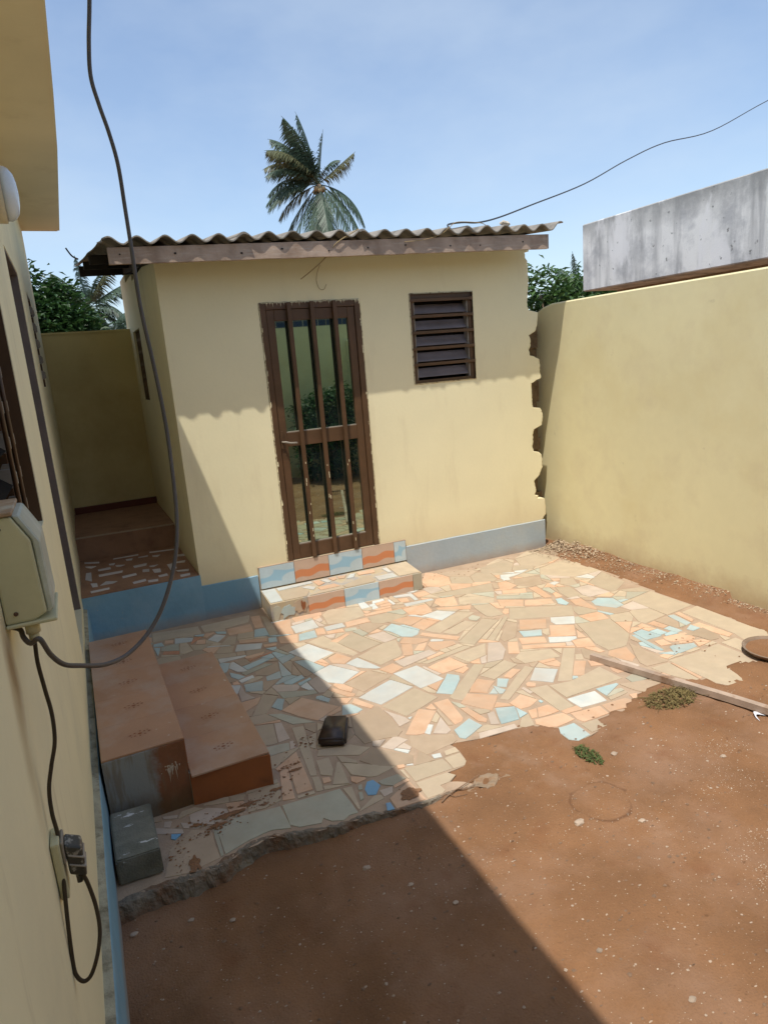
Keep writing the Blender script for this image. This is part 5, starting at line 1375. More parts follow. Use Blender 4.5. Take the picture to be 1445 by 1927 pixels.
for k in range(26):
    x = .165 + rr.gauss(0, .022); z = .215 + rr.gauss(0, .012); L = abs(rr.gauss(.02, .03)) * (1 if abs(x - .165) < .03 else .3); wd = rr.uniform(.0015, .004)
    bm.faces.new([bm.verts.new((x - wd, 2.9072 - k * 1e-5, z + .004)), bm.verts.new((x + rr.uniform(-.004, .004), 2.9072 - k * 1e-5, z - L)), bm.verts.new((x + wd, 2.9072 - k * 1e-5, z + .003))])
bmesh.ops.recalc_face_normals(bm, faces=list(bm.faces)); stuff(link('paint_drip', bm, M['shell'], ss))
# ================================================================== BOUNDARY WALLS
bw = thing('boundary_wall', 'tall yellow boundary wall in full sun on the right of the yard', 'wall', (4.3, 2.5, 0))
bm = bmesh.new()
st = [5.56, 5.46, 5.34, 5.2, 4.6, 4, 3.4, 2.8, 2.2, 1.6, 1, .4, -.2, -1.1]
rows = []
xw = lambda y: 4.248 + .0092 * (y - 2.9)
for y in st:
    zt = 2.345 + .004 * noise.noise(Vector((y * 3, 2, 2))) - (.03 if y > 5.3 else 0) - (.05 if y > 5.4 else 0)
    rows.append([bm.verts.new((xw(y) + .004 * noise.noise(Vector((y, .2, 4))), y, -.15)), bm.verts.new((xw(y), y, 1.1)), bm.verts.new((xw(y), y, zt - .012)), bm.verts.new((xw(y) + .012, y, zt)), bm.verts.new((xw(y) + .15, y, zt)), bm.verts.new((xw(y) + .15, y, -.15))])
for i in range(len(rows) - 1):
    for j in range(5): bm.faces.new((rows[i][j], rows[i + 1][j], rows[i + 1][j + 1], rows[i][j + 1]))
bm.faces.new(rows[0]); bm.faces.new(rows[-1][::-1]); bmesh.ops.recalc_face_normals(bm, faces=list(bm.faces))
link('wall_face', bm, M['yellow_old'], bw)
rw = thing('rear_boundary_wall', 'yellow yard wall mirrored in the door glass, topped with wire', 'wall', (2, -1.0, 0))
bm = bmesh.new(); box(bm, -.5, 4.9, -1.15, -1.0, .28, 2.62); box(bm, -.5, 4.9, -1.15, -.985, -.15, .28); link('wall_face', bm, M['yellow_old'], rw)
bm = bmesh.new()
for z in (2.72, 2.82, 2.92): tube(bm, [(-.4, -1.07, z), (4.8, -1.07, z + .01)], .003, 5)
for i in range(18): tube(bm, [(-.3 + i * .3, -1.07, 2.6), (-.3 + i * .3, -1.07, 3.0)], .005, 5)
link('wire_fence', bm, M['bracket'], rw)
bs_ = thing('blue_panel_wall', 'dark blue panelled wall with white joints, mirrored at the top of the door glass', 'wall', (2, -1.8, 0))
bm = bmesh.new(); box(bm, -.5, 6.5, -1.95, -1.8, 0, 3.7); link('panel', bm, mat('dark_blue_panel', (.035, .055, .12), rough=.5, var=.15), bs_)
bm = bmesh.new()
for i in range(24): box(bm, -.4 + i * .29, -.388 + i * .29, -1.799, -1.795, 2.2, 3.68)
for k in range(4): box(bm, -.5, 6.5, -1.7949, -1.792, 2.5 + k * .32, 2.512 + k * .32)
stuff(link('joints', bm, M['shell'], bs_))
# neighbour
nb = thing('neighbour_house', 'weathered grey concrete roof parapet rising behind the right boundary wall', 'building', (7, 3, 0))
bm = bmesh.new(); box(bm, 6.2, 12, -4, 6.93, 2.60, 3.40); bmesh.ops.bevel(bm, geom=list(bm.edges), offset=.012, segments=1, affect='EDGES'); link('parapet', bm, M['concrete'], nb)
bm = bmesh.new(); box(bm, 6.75, 11.5, -3.5, 6.9, -.1, 2.60 - .002); link('wall', bm, mat('brown_render', (.38, .27, .17), var=.15, scale=3, stain=(.26, .2, .13), sscale=2), nb)
# ================================================================== THINGS ON THE HOUSE WALL
def lathe_x(bm, prof, c, n=28, mi=0):
    """profile [(dx, r)] turned about an axis along +X"""
    rings = []
    for dx, r in prof:
        rings.append([bm.verts.new((c[0] + dx, c[1] + r * math.cos(2 * math.pi * k / n), c[2] + r * math.sin(2 * math.pi * k / n))) for k in range(n)])
    for i in range(len(rings) - 1):
        for k in range(n):
            f = bm.faces.new((rings[i][k], rings[i][(k + 1) % n], rings[i + 1][(k + 1) % n], rings[i + 1][k])); f.smooth = True
    bm.faces.new(rings[0][::-1]); bm.faces.new(rings[-1]); bmesh.ops.recalc_face_normals(bm, faces=list(bm.faces))
lc = (WX(3.75), 3.75, 2.835)
lamp = thing('wall_lamp', 'round white bulkhead lamp on the house wall under the eave', 'lamp', lc)
bm = bmesh.new(); lathe_x(bm, [(0.001, .128), (.05, .128), (.052, .12)], lc); link('lamp_base', bm, M['lampbase'], lamp)
bm = bmesh.new(); lathe_x(bm, [(.053, .118), (.07, .118), (.088, .108), (.104, .085), (.112, .05), (.115, .012)], lc); link('diffuser', bm, M['lampglass'], lamp)
# electrical box
eb = thing('junction_box', 'stained pale yellow electrical box on the near house wall', 'electrical box', (WX(1.5), 1.5, 1.49))
def bevbox(x0, x1, y0, y1, z0, z1, w=.006, seg=2):
    bm = bmesh.new(); box(bm, x0, x1, y0, y1, z0, z1); bevel_all(bm, w, seg); return bm
xb_ = WX(1.43)
bm = bmesh.new()
prof = [(xb_ + .001, 1.500), (xb_ + .052, 1.500), (xb_ + .076, 1.512), (xb_ + .072, 1.66), (xb_ + .045, 1.712), (xb_ + .001, 1.712)]
a = [bm.verts.new((x, 1.43, z)) for x, z in prof]; b = [bm.verts.new((x, 1.60, z)) for x, z in prof]
bm.faces.new(a); bm.faces.new(b[::-1])
for i in range(6): bm.faces.new((a[(i + 1) % 6], a[i], b[i], b[(i + 1) % 6]))
bmesh.ops.recalc_face_normals(bm, faces=list(bm.faces)); bevel_all(bm, .005, 2); link('body', bm, M['boxmat'], eb)
bm = bmesh.new(); prof2 = [(xb_ + .0765, 1.508), (xb_ + .090, 1.516), (xb_ + .088, 1.655), (xb_ + .060, 1.712), (xb_ + .0455, 1.7135), (xb_ + .0735, 1.66)]
a = [bm.verts.new((x, 1.436, z)) for x, z in prof2]; b = [bm.verts.new((x, 1.594, z)) for x, z in prof2]
bm.faces.new(a); bm.faces.new(b[::-1])
for i in range(6): bm.faces.new((a[(i + 1) % 6], a[i], b[i], b[(i + 1) % 6]))
bmesh.ops.recalc_face_normals(bm, faces=list(bm.faces)); bevel_all(bm, .003, 1); link('cover', bm, M['boxcover'], eb)
link('top_lid', bevbox(xb_ + .001, xb_ + .05, 1.425, 1.605, 1.7135, 1.722, .002, 1), M['boxtop'], eb)
link('bottom_lip', bevbox(xb_ + .001, xb_ + .092, 1.424, 1.606, 1.492, 1.4995, .002, 1), M['boxmat'], eb)
bm = bmesh.new(); tube(bm, [(-.131, 1.45, 1.492), (-.131, 1.45, 1.470)], .014, 14); tube(bm, [(-.131, 1.45, 1.4695), (-.131, 1.45, 1.455)], .010, 12); link('cable_gland', bm, M['boxmat'], eb)
bm = bmesh.new(); tube(bm, catmull([(WX(1.47) + .003, 1.49, 1.476)] + CABLE, 8), .0052, 10)
c1 = link('hanging_cable', bm, M['cable']); tag(c1, 'thick grey cable hanging in a long loop from above to the electrical box', 'cable')
bm = bmesh.new(); tube(bm, catmull([(-.131, 1.45, 1.50)] + CORD, 8), .0042, 9)
c2 = link('brown_cord', bm, M['cord']); tag(c2, 'brown cord running down the near house wall and looping up to the plug', 'cable')
for (y, z) in ((1.429, 1.52), (1.429, 1.69)):
    bm = bmesh.new(); bmesh.ops.create_cone(bm, cap_ends=True, segments=12, radius1=.0045, radius2=.004, depth=.004, matrix=Matrix.Translation((xb_ + .022, y, z)) @ Matrix.Rotation(math.pi / 2, 4, 'X')); link('screw', bm, M['iron'], eb)
sk = thing('wall_socket', 'small cream socket plate on the near wall with a dark plug in it', 'socket', (WX(1.4), 1.4, .98))
xs0 = WX(1.4)
link('socket_plate', bevbox(xs0 + .001, xs0 + .018, 1.365, 1.43, .915, 1.045, .004, 2), M['boxmat'], sk)
link('socket_insert', bevbox(xs0 + .0185, xs0 + .024, 1.372, 1.424, .99, 1.040, .002, 1), M['bracket'], sk)
pg = thing('plug', 'dark ribbed plug pushed into the cream wall socket', 'plug', (xs0 + .03, 1.4, .99))
bm = bmesh.new(); box(bm, xs0 + .0245, xs0 + .056, 1.375, 1.421, .962, 1.034, lambda x, y, z: (x, y, z - (x - xs0 - .02) * .55)); bevel_all(bm, .007, 3); link('plug_body', bm, M['plug'], pg)
for k in range(2):
    bm = bmesh.new(); box(bm, xs0 + .028, xs0 + .0585, 1.373, 1.423, .986 + k * .022, .991 + k * .022, lambda x, y, z: (x, y, z - (x - xs0 - .02) * .55)); bevel_all(bm, .0015, 1); link('grip_rib', bm, M['bracket'], pg)
bm = bmesh.new(); tube(bm, [(xs0 + .042, 1.392, .952), (xs0 + .040, 1.385, .930)], .0085, 10, .0055); link('strain_relief', bm, M['plug'], pg)
# ================================================================== YARD THINGS
rnd = random.Random(11)
def rough(bm, amt, f, seed=0):
    for v in bm.verts:
        n = noise.noise_vector(v.co * f + Vector((seed, 0, 0))); v.co += n * amt
cb = bmesh.new(); box(cb, WX(2.7) + .042, .052, 2.53, 2.86, .003, .118, lambda x, y, z: (x, y - (x + .1) * .06, z))
bmesh.ops.bevel(cb, geom=list(cb.edges), offset=.006, segments=2, affect='EDGES'); bmesh.ops.subdivide_edges(cb, edges=[e for e in cb.edges if e.calc_length() > .08], cuts=3, use_grid_fill=True); rough(cb, .002, 45)
o = link('cement_block', cb, M['block']); tag(o, 'grey cement block with white paint smears beside the brown steps', 'concrete block')
bb = bmesh.new(); c0 = Vector((.960, 2.985, 0)); c1_ = Vector((1.072, 3.185, 0)); ax = (c1_ - c0).normalized(); sd = Vector((ax.y, -ax.x, 0)); L = (c1_ - c0).length
box(bb, -.074, .074, 0, L, .006, .056, lambda x, y, z: tuple(c0 + sd * x * (1 - .12 * y / L) + ax * y + Vector((0, 0, z + .006 * (y / L)))))
bmesh.ops.bevel(bb, geom=list(bb.edges), offset=.012, segments=3, affect='EDGES'); rough(bb, .002, 30)
o = link('dark_block', bb, M['blackbrick'], smooth=True); tag(o, 'dark brown rounded slab lying on the tiles at the shadow edge', 'block')
# rake: wooden pole in view, iron head beyond the frame (seen mirrored in the door)
rk = thing('garden_rake', 'long wooden rake pole lying across the tiles on the right', 'rake', (3.0, 2.05, 0))
bm = bmesh.new()
p0, p1 = Vector((2.735, 3.015, .022)), Vector((3.27, 1.08, .045)); d = (p1 - p0).normalized(); s = Vector((d.y, -d.x, 0)); up = Vector((0, 0, 1)); n = 30; prev = None
for i in range(n + 1):
    t = i / n; c = p0 + (p1 - p0) * t + s * .006 * noise.noise(Vector((t * 4, 0, 0))) + up * .004 * noise.noise(Vector((t * 5, 3, 0)))
    h = .0185
    v = [bm.verts.new(c - s * h - up * h), bm.verts.new(c + s * h - up * h), bm.verts.new(c + s * h + up * h), bm.verts.new(c - s * h + up * h)]
    if prev:
        for j in range(4): bm.faces.new((prev[j], prev[(j + 1) % 4], v[(j + 1) % 4], v[j]))
    else: bm.faces.new(v)
    prev = v
bm.faces.new(prev[::-1]); bmesh.ops.recalc_face_normals(bm, faces=list(bm.faces)); link('pole', bm, M['plank'], rk)
bm = bmesh.new(); hc = p1 + Vector((0, 0, .01)); tube(bm, [hc - s * .17, hc + s * .17], .009, 8)
for k in range(11):
    q = hc - s * .165 + s * .033 * k; tube(bm, [q, q + d * .03 - up * .005, q + d * .045 - up * .05], .004, 6)
link('rake_head', bm, M['iron'], rk)
# basin
bs = thing('basin', 'shallow round metal basin full of red earth at the right edge', 'basin', (3.665, 2.45, 0))
bc = Vector((3.672, 2.458, .0))
def lathe_z(bm, prof, c, n=40):
    rings = [[bm.verts.new((c.x + r * math.cos(2 * math.pi * k / n), c.y + r * math.sin(2 * math.pi * k / n), c.z + z)) for k in range(n)] for r, z in prof]
    for i in range(len(rings) - 1):
        for k in range(n): bm.faces.new((rings[i][k], rings[i][(k + 1) % n], rings[i + 1][(k + 1) % n], rings[i + 1][k])).smooth = True
    return rings
bm = bmesh.new(); lathe_z(bm, [(.10, -.005), (.13, -.002), (.165, .035), (.172, .040), (.172, .044), (.160, .043), (.155, .036), (.13, .012)], bc); bmesh.ops.recalc_face_normals(bm, faces=list(bm.faces)); link('bowl', bm, M['basin'], bs)
bm = bmesh.new(); r_ = lathe_z(bm, [(.156, .030), (.12, .034), (.07, .031), (.02, .035)], bc); bm.faces.new(r_[-1]); rough(bm, .003, 20); bmesh.ops.recalc_face_normals(bm, faces=list(bm.faces)); link('earth_fill', bm, M['soil'], bs, smooth=True)
# broken concrete lump with root-like cracks
bm = bmesh.new(); bmesh.ops.create_icosphere(bm, subdivisions=4, radius=1)
for v in bm.verts:
    n_ = .75 + .75 * noise.noise(v.co * 1.9 + Vector((4, 1, 0))) + .3 * noise.noise(v.co * 5); v.co = Vector((1.50 + v.co.x * .125 * n_, 2.335 + v.co.y * .085 * n_ + v.co.x * .03, -.008 + v.co.z * .016 * n_))
rough(bm, .006, 30)
o = link('concrete_fragment', bm, mat('earthy_concrete', (.30, .22, .15), var=.25, scale=14, bump=.6, bscale=70, bdist=.006, stain=(.26, .15, .08), sscale=14, samt=(.45, .6))); tag(o, 'flat lump of broken concrete half buried in earth by the tile edge', 'rubble')
bm = bmesh.new()
tube(bm, catmull([(1.225, 2.31, .004), (1.28, 2.335, .006), (1.33, 2.345, .010), (1.40, 2.36, .012), (1.47, 2.375, .018)], 5), .0035, 6, .0015)
tube(bm, catmull([(1.33, 2.345, .010), (1.38, 2.325, .008), (1.42, 2.335, .010)], 5), .0025, 6, .001)
tube(bm, catmull([(1.28, 2.335, .006), (1.30, 2.31, .004), (1.35, 2.30, .003)], 5), .002, 6, .001)
rough(bm, .003, 60)
o = link('dry_root', bm, M['stone_dark']); tag(o, 'thin brown root lying along the broken edge of the tiles', 'root')
# weeds
def weed(name, label, c, rx, ry, h, n, m, seed):
    rr = random.Random(seed); bm = bmesh.new()
    for k in range(n):
        a = rr.uniform(0, 2 * math.pi); r = math.sqrt(rr.random()); x = c[0] + rx * r * math.cos(a); y = c[1] + ry * r * math.sin(a); z = rr.uniform(0, h) * (1 - .5 * r)
        L = rr.uniform(.006, .014); t = rr.uniform(0, 2 * math.pi); tl = rr.uniform(-.6, .8); d_ = Vector((math.cos(t), math.sin(t), tl)).normalized() * L; w_ = Vector((-math.sin(t), math.cos(t), rr.uniform(-.3, .3))) * L * .35
        p = Vector((x, y, z + .004)); bm.faces.new([bm.verts.new(p - d_), bm.verts.new(p + w_), bm.verts.new(p + d_), bm.verts.new(p - w_)])
    for k in range(n // 14):
        a = rr.uniform(0, 2 * math.pi); p = Vector((c[0] + rx * .8 * math.cos(a) * rr.random(), c[1] + ry * .8 * math.sin(a) * rr.random(), .002)); q = p + Vector((rr.uniform(-1, 1) * rx, rr.uniform(-1, 1) * ry, h * rr.uniform(.3, .9)))
        tube(bm, [p, (p + q) / 2 + Vector((0, 0, h * .2)), q], .0012, 4)
    o = link(name, bm, m); return tag(o, label, 'weed')
weed('dry_weed', 'clump of dry brownish weed beside the rake pole', (2.735, 2.40), .165, .095, .034, 850, M['drygrass'], 1)
weed('green_weed', 'small green weed growing in the bare red earth', (2.005, 2.235), .045, .085, .022, 220, M['weed'], 2)
# white plastic strip under the pole
bm = bmesh.new(); P = catmull([(2.93, 2.02, .004), (2.96, 2.06, .012), (3.0, 2.035, .006), (3.03, 2.055, .014), (3.07, 2.02, .006), (3.10, 2.03, .005)], 6)
prev = None
for i, p in enumerate(P):
    w_ = .012 + .008 * noise.noise(p * 40); a = bm.verts.new(p + Vector((.3 * w_, w_, .004))); b = bm.verts.new(p - Vector((.3 * w_, w_, -.001)))
    if prev: bm.faces.new((prev[0], a, b, prev[1]))
    prev = (a, b)
tag(link('plastic_scrap', bm, M['paper']), 'crumpled white plastic strip under the rake pole', 'litter')
def stone(c, r, m, label, name='stone', cat='stone', flat=.55, seed=0, group=None):
    bm = bmesh.new(); bmesh.ops.create_icosphere(bm, subdivisions=2, radius=1)
    for v in bm.verts:
        k = 1 + .45 * noise.noise(v.co * 1.3 + Vector((seed * 7.1, 0, 0))) + .12 * noise.noise(v.co * 4 + Vector((seed, 2, 0)))
        v.co = Vector((c[0] + v.co.x * r * k, c[1] + v.co.y * r * .75 * k, c[2] + v.co.z * r * flat * k))
    return tag(link(name, bm, m), label, cat, group)
stone((3.583, 4.937, 2.985), .042, M['shell'], 'pale stone lying on the corrugated roof near its right end', seed=3)
STONES = [(1.642, 1.891, 0.0228, 'flat white stone, largest of the chips on the sunlit earth'), (1.87, 1.772, 0.0155, 'brownish lump right of the flat white stone on the sunlit earth'), (0.787, 2.163, 0.017, 'pale chip in the shade just below the patio edge, under the blue tile corner'), (0.99, 1.811, 0.0113, 'pale stone on the sunlit side close to the long shadow edge'), (0.895, 1.987, 0.0118, 'small pale stone lying in shade close to the long shadow edge'), (1.284, 1.392, 0.0108, 'small pale stone in the sun low in the middle of the bare earth'), (1.406, 1.131, 0.0127, 'pale stone lowest of all in the sunlit bottom right of the photo'), (2.513, 1.897, 0.0148, 'little stone to the right, below the rake pole and plastic strip'), (-0.091, 2.336, 0.0147, 'pale stone in the shade nearest the blue house plinth'), (0.111, 2.303, 0.0121, 'small stone in the shade below the crumbling patio corner'), (0.249, 2.203, 0.0119, 'small stone in deep shade right of the crumbling patio corner'), (2.117, 2.185, 0.0173, 'whitish stone just right of the small green weed')]
for i, (x, y, r, lb) in enumerate(STONES):
    stone((x, y, gz(x, y) + r * .15), r, M['stone'], lb, seed=i + 10, group='loose stones on the earth', flat=.4)
# rubble and plaster litter along the foot of the boundary wall
bm = bmesh.new(); rr = random.Random(8)
for k in range(3200):
    t = rr.random() ** 2.3; y = 5.12 - t * 2.3; sp_ = .17 * (1 - t) + .05; x = 4.245 - abs(rr.gauss(0, sp_ * .75)); hgt = max(0, (1 - t * 2.2)) * .05 * max(0, 1 - (4.25 - x) / .28)
    if x < 3.85 or y > FY(x) - .02: continue
    s_ = rr.uniform(.003, .011) * (1.25 if t < .25 else .8); c = Vector((x, y, max(gz(x, y), .004) + hgt * rr.random() + s_ * .2))
    v = [bm.verts.new(c + Vector((rr.uniform(-1, 1), rr.uniform(-1, 1), rr.uniform(-.4, .6))) * s_ * (2.0 if q == 0 else 1)) for q in range(4)]
    for f in ((0, 1, 2), (0, 2, 3), (0, 3, 1), (1, 3, 2)): bm.faces.new([v[i] for i in f])
stuff(link('plaster_rubble', bm, M['straw']))
# gravel / chips over the earth
def scatter(name, n, region, smin, smax, m, seed, z_off=0):
    rr = random.Random(seed); bm = bmesh.new(); k = 0
    while k < n:
        x, y = region(rr)
        if inside(x, y, tileP) or y > 5 or x > 4.2: continue
        k += 1
        s_ = smin + (smax - smin) * rr.random() ** 3; c = Vector((x, y, gz(x, y) + s_ * .15))
        th = rr.uniform(0, 6.3); e = rr.uniform(.25, 1.0)
        pts = []
        for q in range(5):
            a = th + q * 1.2566 + rr.uniform(-.3, .3); pts.append(bm.verts.new(c + Vector((math.cos(a) * s_, math.sin(a) * s_ * e, rr.uniform(-.2, .15) * s_))))
        top = bm.verts.new(c + Vector((rr.uniform(-.3, .3) * s_, rr.uniform(-.3, .3) * s_, s_ * rr.uniform(.25, .7))))
        for q in range(5): bm.faces.new((pts[q], pts[(q + 1) % 5], top))
    return stuff(link(name, bm, m))
reg = lambda rr: (rr.uniform(-.1, 4.2), 2.6 - 2.9 * rr.random() ** .8)
def regc(rr):
    cx, cy, s_ = rr.choice([(2.35, 1.75, .09), (2.15, 1.45, .08), (2.05, 1.32, .06), (2.55, 1.95, .10), (2.5, 1.45, .09), (1.6, 1.2, .45), (2.9, 1.6, .15), (.5, 1.9, .3), (1.1, 1.95, .2), (2.0, 1.9, .3), (1.5, 1.9, .25), (2.3, 1.1, .12), (1.8, 1.6, .3), (2.7, 1.2, .3)])
    return (cx + rr.gauss(0, s_), cy + rr.gauss(0, s_ * .6))
scatter('earth_gravel', 4200, reg, .0012, .0075, M['stone'], 1)
scatter('white_chips', 2800, reg, .0008, .0036, M['shell'], 2)
scatter('chip_patches', 3800, regc, .0008, .0032, M['shell'], 3)
scatter('brown_pebbles', 4200, reg, .002, .010, M['stone_dark'], 4)
# little clods of earth tracked onto the tiles
bm = bmesh.new(); rr = random.Random(9)
for (cx, cy, sx, sy, n_) in ((.35, 2.74, .10, .03, 160), (.25, 2.66, .08, .02, 120), (.55, 2.76, .06, .03, 90), (.70, 2.92, .05, .05, 90), (.86, 3.12, .03, .03, 90), (.12, 2.55, .03, .05, 70), (2.2, 2.35, .8, .1, 160), (3.4, 2.9, .1, .15, 60), (3.0, 5.0, .5, .08, 90)):
    for k in range(n_):
        x = cx + rr.gauss(0, sx); y = cy + rr.gauss(0, sy)
        if not inside(x, y, tileP) or (x < .62 and y > 2.84): continue
        s_ = .0012 + .009 * rr.random() ** 4; v = []
        for q in range(5):
            a = q * 1.2566; v.append(bm.verts.new((x + math.cos(a) * s_ * rr.uniform(.5, 1.3), y + math.sin(a) * s_ * rr.uniform(.4, 1), .0062)))
        t_ = bm.verts.new((x, y, .0065 + s_ * .4))
        for q in range(5): bm.faces.new((v[q], v[(q + 1) % 5], t_))
stuff(link('earth_crumbs', bm, M['soil']))
bm = bmesh.new()
for q, (cx, cy, rx, ry) in enumerate(((.36, 2.735, .075, .016), (.30, 2.69, .05, .012), (.46, 2.765, .04, .010), (.17, 2.50, .022, .045), (.60, 2.80, .03, .010), (.22, 2.74, .03, .01), (1.13, 2.44, .05, .035), (.73, 2.90, .03, .012), (.52, 2.72, .02, .008))):
    pts = []
    for k in range(26):
        a = k / 26 * 6.283; s_ = 1 + .75 * noise.noise(Vector((math.cos(a) * 2.3, math.sin(a) * 2.3, q * 3.3))) + .25 * noise.noise(Vector((math.cos(a) * 9, math.sin(a) * 9, q)))
        pts.append(bm.verts.new((cx + rx * s_ * math.cos(a), cy + ry * s_ * math.sin(a), .0066 + q * 2e-5)))
    c_ = bm.verts.new((cx, cy, .0095))
    for k in range(26): bm.faces.new((pts[k], pts[(k + 1) % 26], c_))
stuff(link('soil_smears', bm, M['soil']))
# strings and wires
bm = bmesh.new(); tube(bm, catmull([(2.229,4.926,2.931),(2.116,4.93,2.875),(2.035,4.934,2.827),(1.996,4.98,2.771),(1.96,5.072,2.72),(1.896,5.154,2.664),(1.833,5.227,2.616)], 6), .0038, 6)
tag(link('tan_string', bm, M['string']), 'frayed tan cord dangling over the fascia above the door', 'cord')
bm = bmesh.new(); tube(bm, catmull([(2.0, 5.22, 2.72), (1.975, 5.23, 2.66), (1.965, 5.235, 2.60), (1.985, 5.24, 2.545), (2.02, 5.235, 2.535), (2.045, 5.23, 2.575)], 6), .0022, 5)
tag(link('thin_string', bm, M['string']), 'very thin string loop hanging just above the door frame', 'string')
bm = bmesh.new(); tube(bm, catmull([(3.15,5.1,2.97),(3.188,5.2,3.026),(3.461,5.4,3.087),(3.764,5.6,3.131),(4.221,5.9,3.247),(4.932,6.3,3.466),(6.311,7.,3.899),(7.62,7.6,4.4),(8.764,8.,4.798),(10.516,8.6,5.259),(12.707,9.2,6.093),(16.392,10.,7.455)], 6), .0075, 6)
tag(link('overhead_wire', bm, M['wire']), 'thin black wire rising from the roof to the upper right', 'wire')
bm = bmesh.new(); tube(bm, catmull([(2.598,4.9,2.833),(2.785,4.893,2.851),(2.931,4.885,2.892),(3.006,4.87,2.945),(3.10,4.9,2.985),(3.35,4.95,2.99),(3.45,5.0,2.97)], 6), .003, 6)
tag(link('roof_wire', bm, M['string']), 'slack pale wire trailing across the fascia board near its middle', 'wire')
# ================================================================== TREES
import numpy as np
def frond(root, az, el, L, droop, m, parent, seed, wind=0, w=.33, nl=76):
    rr = random.Random(seed); bm = bmesh.new()
    d = Vector((math.cos(az) * math.cos(el), math.sin(az) * math.cos(el), math.sin(el))); P = [Vector(root)]
    n = 16; st = L / n
    for i in range(n):
        P.append(P[-1] + d * st); d = (d + Vector((wind * .10, 0, -droop * (.35 + i / n)) ) / n * 2.0).normalized()
    tube(bm, P, .035 * L / 4, 5, .008)
    for k in range(nl):
        t = .14 + .86 * k / (nl - 1); f = t * n; i = min(int(f), n - 1); p = P[i].lerp(P[i + 1], f - i); ax = (P[i + 1] - P[i]).normalized()
        sd = ax.cross(Vector((0, 0, 1))); sd = sd.normalized() if sd.length > .01 else Vector((1, 0, 0)); upv = sd.cross(ax)
        ll = L * w * (math.sin(math.pi * min(1, .12 + t * .92)) ** .6) * rr.uniform(.8, 1.15)
        for s in (-1, 1):
            dr = (sd * s * .75 + ax * .65 + upv * .12 + Vector((wind * .35, 0, -.45 - .4 * t)) + Vector((rr.uniform(-.12, .12), rr.uniform(-.12, .12), rr.uniform(-.15, .1)))).normalized()
            q = p + dr * ll * .55; e = q + (dr + Vector((wind * .12, 0, -.5))).normalized() * ll * .5; wv = ax * .026 * L / 4
            v = [bm.verts.new(x) for x in (p - wv, p + wv, q + wv * 1.3, q - wv * 1.3, e)]
            bm.faces.new((v[0], v[1], v[2], v[3])); bm.faces.new((v[3], v[2], v[4]))
    return link('frond', bm, m, parent)
def palm(name, label, base, top, L, fr, seed, wind=-.5, group=None):
    t = thing(name, label, 'palm tree', base, group)
    bm = bmesh.new(); b, c = Vector(base), Vector(top); P = [b.lerp(c, i / 10) + Vector((.15 * math.sin(i * .5), 0, 0)) * (1 - i / 10) for i in range(11)]
    tube(bm, P, .20, 10, .13); link('trunk', bm, M['bark'], t)
    rr = random.Random(seed)
    for i, (az, el, l, dr) in enumerate(fr): frond(top, math.radians(az), math.radians(el), L * l, dr, M['palmdry'] if i % 5 == 3 else M['palm'], t, seed * 100 + i, wind)
    bm = bmesh.new()
    for k in range(7):
        a = k * .9; c2 = Vector(top) + Vector((.22 * math.cos(a), .22 * math.sin(a), -.22 - .1 * (k % 2))); r_ = bmesh.ops.create_icosphere(bm, subdivisions=2, radius=.12, matrix=Matrix.Translation(c2))
    for f in bm.faces: f.smooth = True
    link('coconuts', bm, M['string'], t)
    return t
# camera looks along +Y/+X; azimuth 154 deg = screen left, -26 deg = screen right
S_L, S_R = 154, -26
palm('coconut_palm', 'tall coconut palm with windblown crown rising above the shed roof', (12.3, 32.2, 0), (12.6, 32, 10.3), 3.0,
     [(S_L, 72, 1.05, .5), (S_L - 10, 62, 1.1, .7), (S_L + 12, 55, 1.0, .8), (S_L, 48, 1.0, 1.0), (S_L + 20, 38, .95, 1.0), (S_L - 15, 30, 1.0, 1.1), (S_L, 14, 1.0, 1.0), (S_L + 15, 2, 1.0, .9), (S_L - 8, -12, .9, .8), (S_L, -42, 1.0, .5), (S_L + 30, -55, 1.1, .3), (250, -66, 1.1, .3), (260, -50, 1.15, .5), (240, -72, 1.15, .2), (290, -68, 1.2, .2), (300, -45, 1.15, .7), (S_R, -14, 1.05, 1.3), (S_R - 14, -35, 1.15, .9), (S_R, 36, .75, .1), (S_R + 10, 80, .8, .4), (100, 60, 1.0, .6), (80, 40, .9, .8), (200, 70, 1.1, .7), (190, 50, 1.05, .9), (S_L - 4, 82, 1.1, .5), (S_R - 5, 66, .55, 1.3), (220, -60, 1.1, .4)], 3, wind=-.45)
palm('small_coconut_palm', 'coconut palm crown showing left, between house corner and shed roof', (.95, 18.4, 0), (.90, 18, 3.70), 1.35,
     [(S_L, 60, .9, .6), (S_L, 85, .9, .4), (S_L + 10, 35, .9, .8), (S_R, 62, .95, .6), (S_R, 32, 1.0, .25), (S_R - 10, 70, .8, .8), (S_R + 5, -5, .9, .7), (S_R - 15, 15, .9, 1.2), (200, 50, .9, .8), (240, 40, .8, .9), (90, 50, .9, .7), (S_R, -20, .8, .5), (S_L, 0, .9, .8)], 5, wind=.1)
palm('low_coconut_palm', 'drooping palm fronds just above the passage wall beside the shed corner', (1.20, 16.5, 0), (1.17, 16, 2.95), 1.2,
     [(S_L, 45, .8, 1.3), (S_L, 70, .8, 1.2), (S_R, 40, .9, 1.4), (S_R, 18, 1.0, .9), (S_R - 10, 60, .8, 1.3), (240, 50, .8, 1.3), (260, 30, .8, 1.2), (S_L + 10, 20, .8, 1.2), (S_R + 5, 5, .9, .9)], 7, wind=.1)
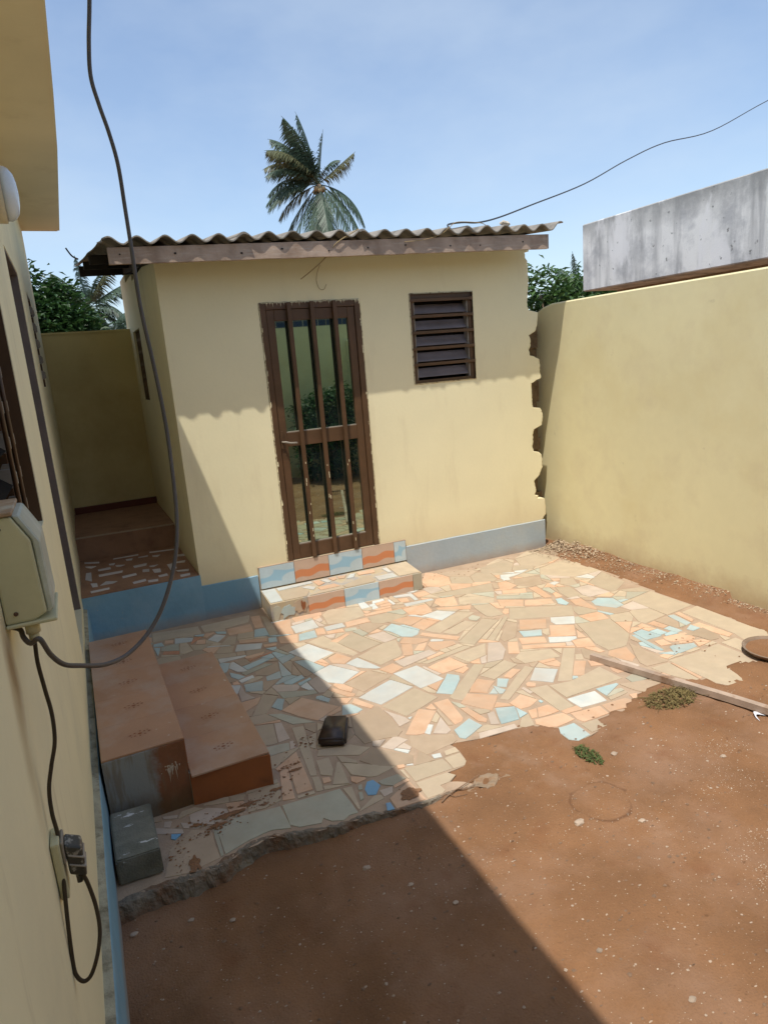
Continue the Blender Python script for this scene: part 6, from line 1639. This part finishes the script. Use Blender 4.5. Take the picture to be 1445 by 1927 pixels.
palm('distant_palm', 'small hazy palm top left of the grey concrete parapet', (18.6, 21.0, 0), (18.55, 21, 3.9), 1.7,
     [(S_L, 60, .8, .6), (S_L, 20, .9, .8), (S_R, 60, .9, .6), (S_R, 25, .9, .8), (230, 50, .8, .9), (270, 40, .8, .9), (90, 60, .9, .7), (S_L, 85, .9, .4)], 9, wind=-.2)
def leafy(name, label, lobes, m, n, ls, trunk, seed, cat='tree', asp=.45, stems=True):
    g = np.random.default_rng(seed); t = thing(name, label, cat, trunk)
    # twig clumps spread through each lobe; leaves radiate from every clump
    V = []; F = []
    wts = np.array([r[3] * r[4] * r[5] for r in lobes]); wts /= wts.sum()
    nc = n // 14
    for ci in range(nc):
        L_ = lobes[g.choice(len(lobes), p=wts)]; u = g.normal(size=3); u /= np.linalg.norm(u); rad = g.uniform(.45, 1.05) ** .6
        c = np.array(L_[:3]) + u * rad * np.array(L_[3:6])
        for k in range(14):
            a = g.uniform(0, 6.283); tl = g.uniform(-.7, .8); d = np.array([math.cos(a), math.sin(a), tl]); d = d / np.linalg.norm(d) + u * .35
            s = ls * g.uniform(.6, 1.25); p = c + g.normal(size=3) * ls * .55
            w = np.cross(d, [0, 0, 1.0] + g.normal(size=3) * .35); w = w / (np.linalg.norm(w) + 1e-6) * s * asp * .5
            e = p + d * s + np.array([0, 0, -s * .25]); mdl = p + d * s * .55
            b = len(V); V += [p, mdl + w, e, mdl - w]; F.append((b, b + 1, b + 2, b + 3))
    me = bpy.data.meshes.new('crown'); me.from_pydata([tuple(v) for v in V], [], F); me.update()
    link('crown', me, m, t)
    bm = bmesh.new(); c0 = Vector(trunk); 
    for L_ in lobes[:5]:
        e = Vector(L_[:3]); mid = c0.lerp(e, .5) + Vector((0, 0, .2)); tube(bm, [c0, mid, e], .10 if stems is True else stems, 7, .02)
    link('trunk', bm, M['bark'], t)
    return t
leafy('leafy_tree', 'dense dark green leafy tree behind the passage wall, far left', [(-.35, 15, 2.9, 1.0, 1.0, .9), (.25, 15.3, 3.1, .6, .9, .8), (.05, 14.8, 2.6, 1.0, .9, .8), (.45, 15.2, 2.8, .45, .7, .6), (-.2, 15, 3.6, .35, .6, .45), (.20, 15, 3.65, .22, .5, .30), (.0, 15, 3.3, .35, .5, .4)], M['leaf'], 16000, .16, (.1, 16, 0), 3)
leafy('fruit_tree', 'glossy green tree behind the gap between shed and boundary wall', [(7.35, 9.0, 2.45, .55, .7, .45), (8.0, 9.2, 2.55, .6, .7, .42), (8.7, 9.4, 2.55, .6, .7, .38), (7.1, 8.9, 2.75, .35, .5, .42), (8.15, 9.1, 2.8, .35, .5, .30), (9.2, 9.6, 2.4, .5, .7, .35), (7.6, 9, 2.1, .6, .6, .5)], M['leaf2'], 7000, .15, (8.0, 9.2, 0), 4, asp=.38)
leafy('dark_bush', 'dark leafy bush by the rear wall, mirrored in the door glass', [(3.55, -.35, 1.05, .40, .35, .45), (3.4, -.35, .5, .45, .35, .45), (3.8, -.4, 1.3, .3, .3, .3), (3.75, -.4, .6, .35, .3, .5), (3.2, -.4, 1.2, .25, .25, .25)], M['leaf'], 5200, .10, (3.55, -.4, -.03), 6, 'bush', stems=.03)
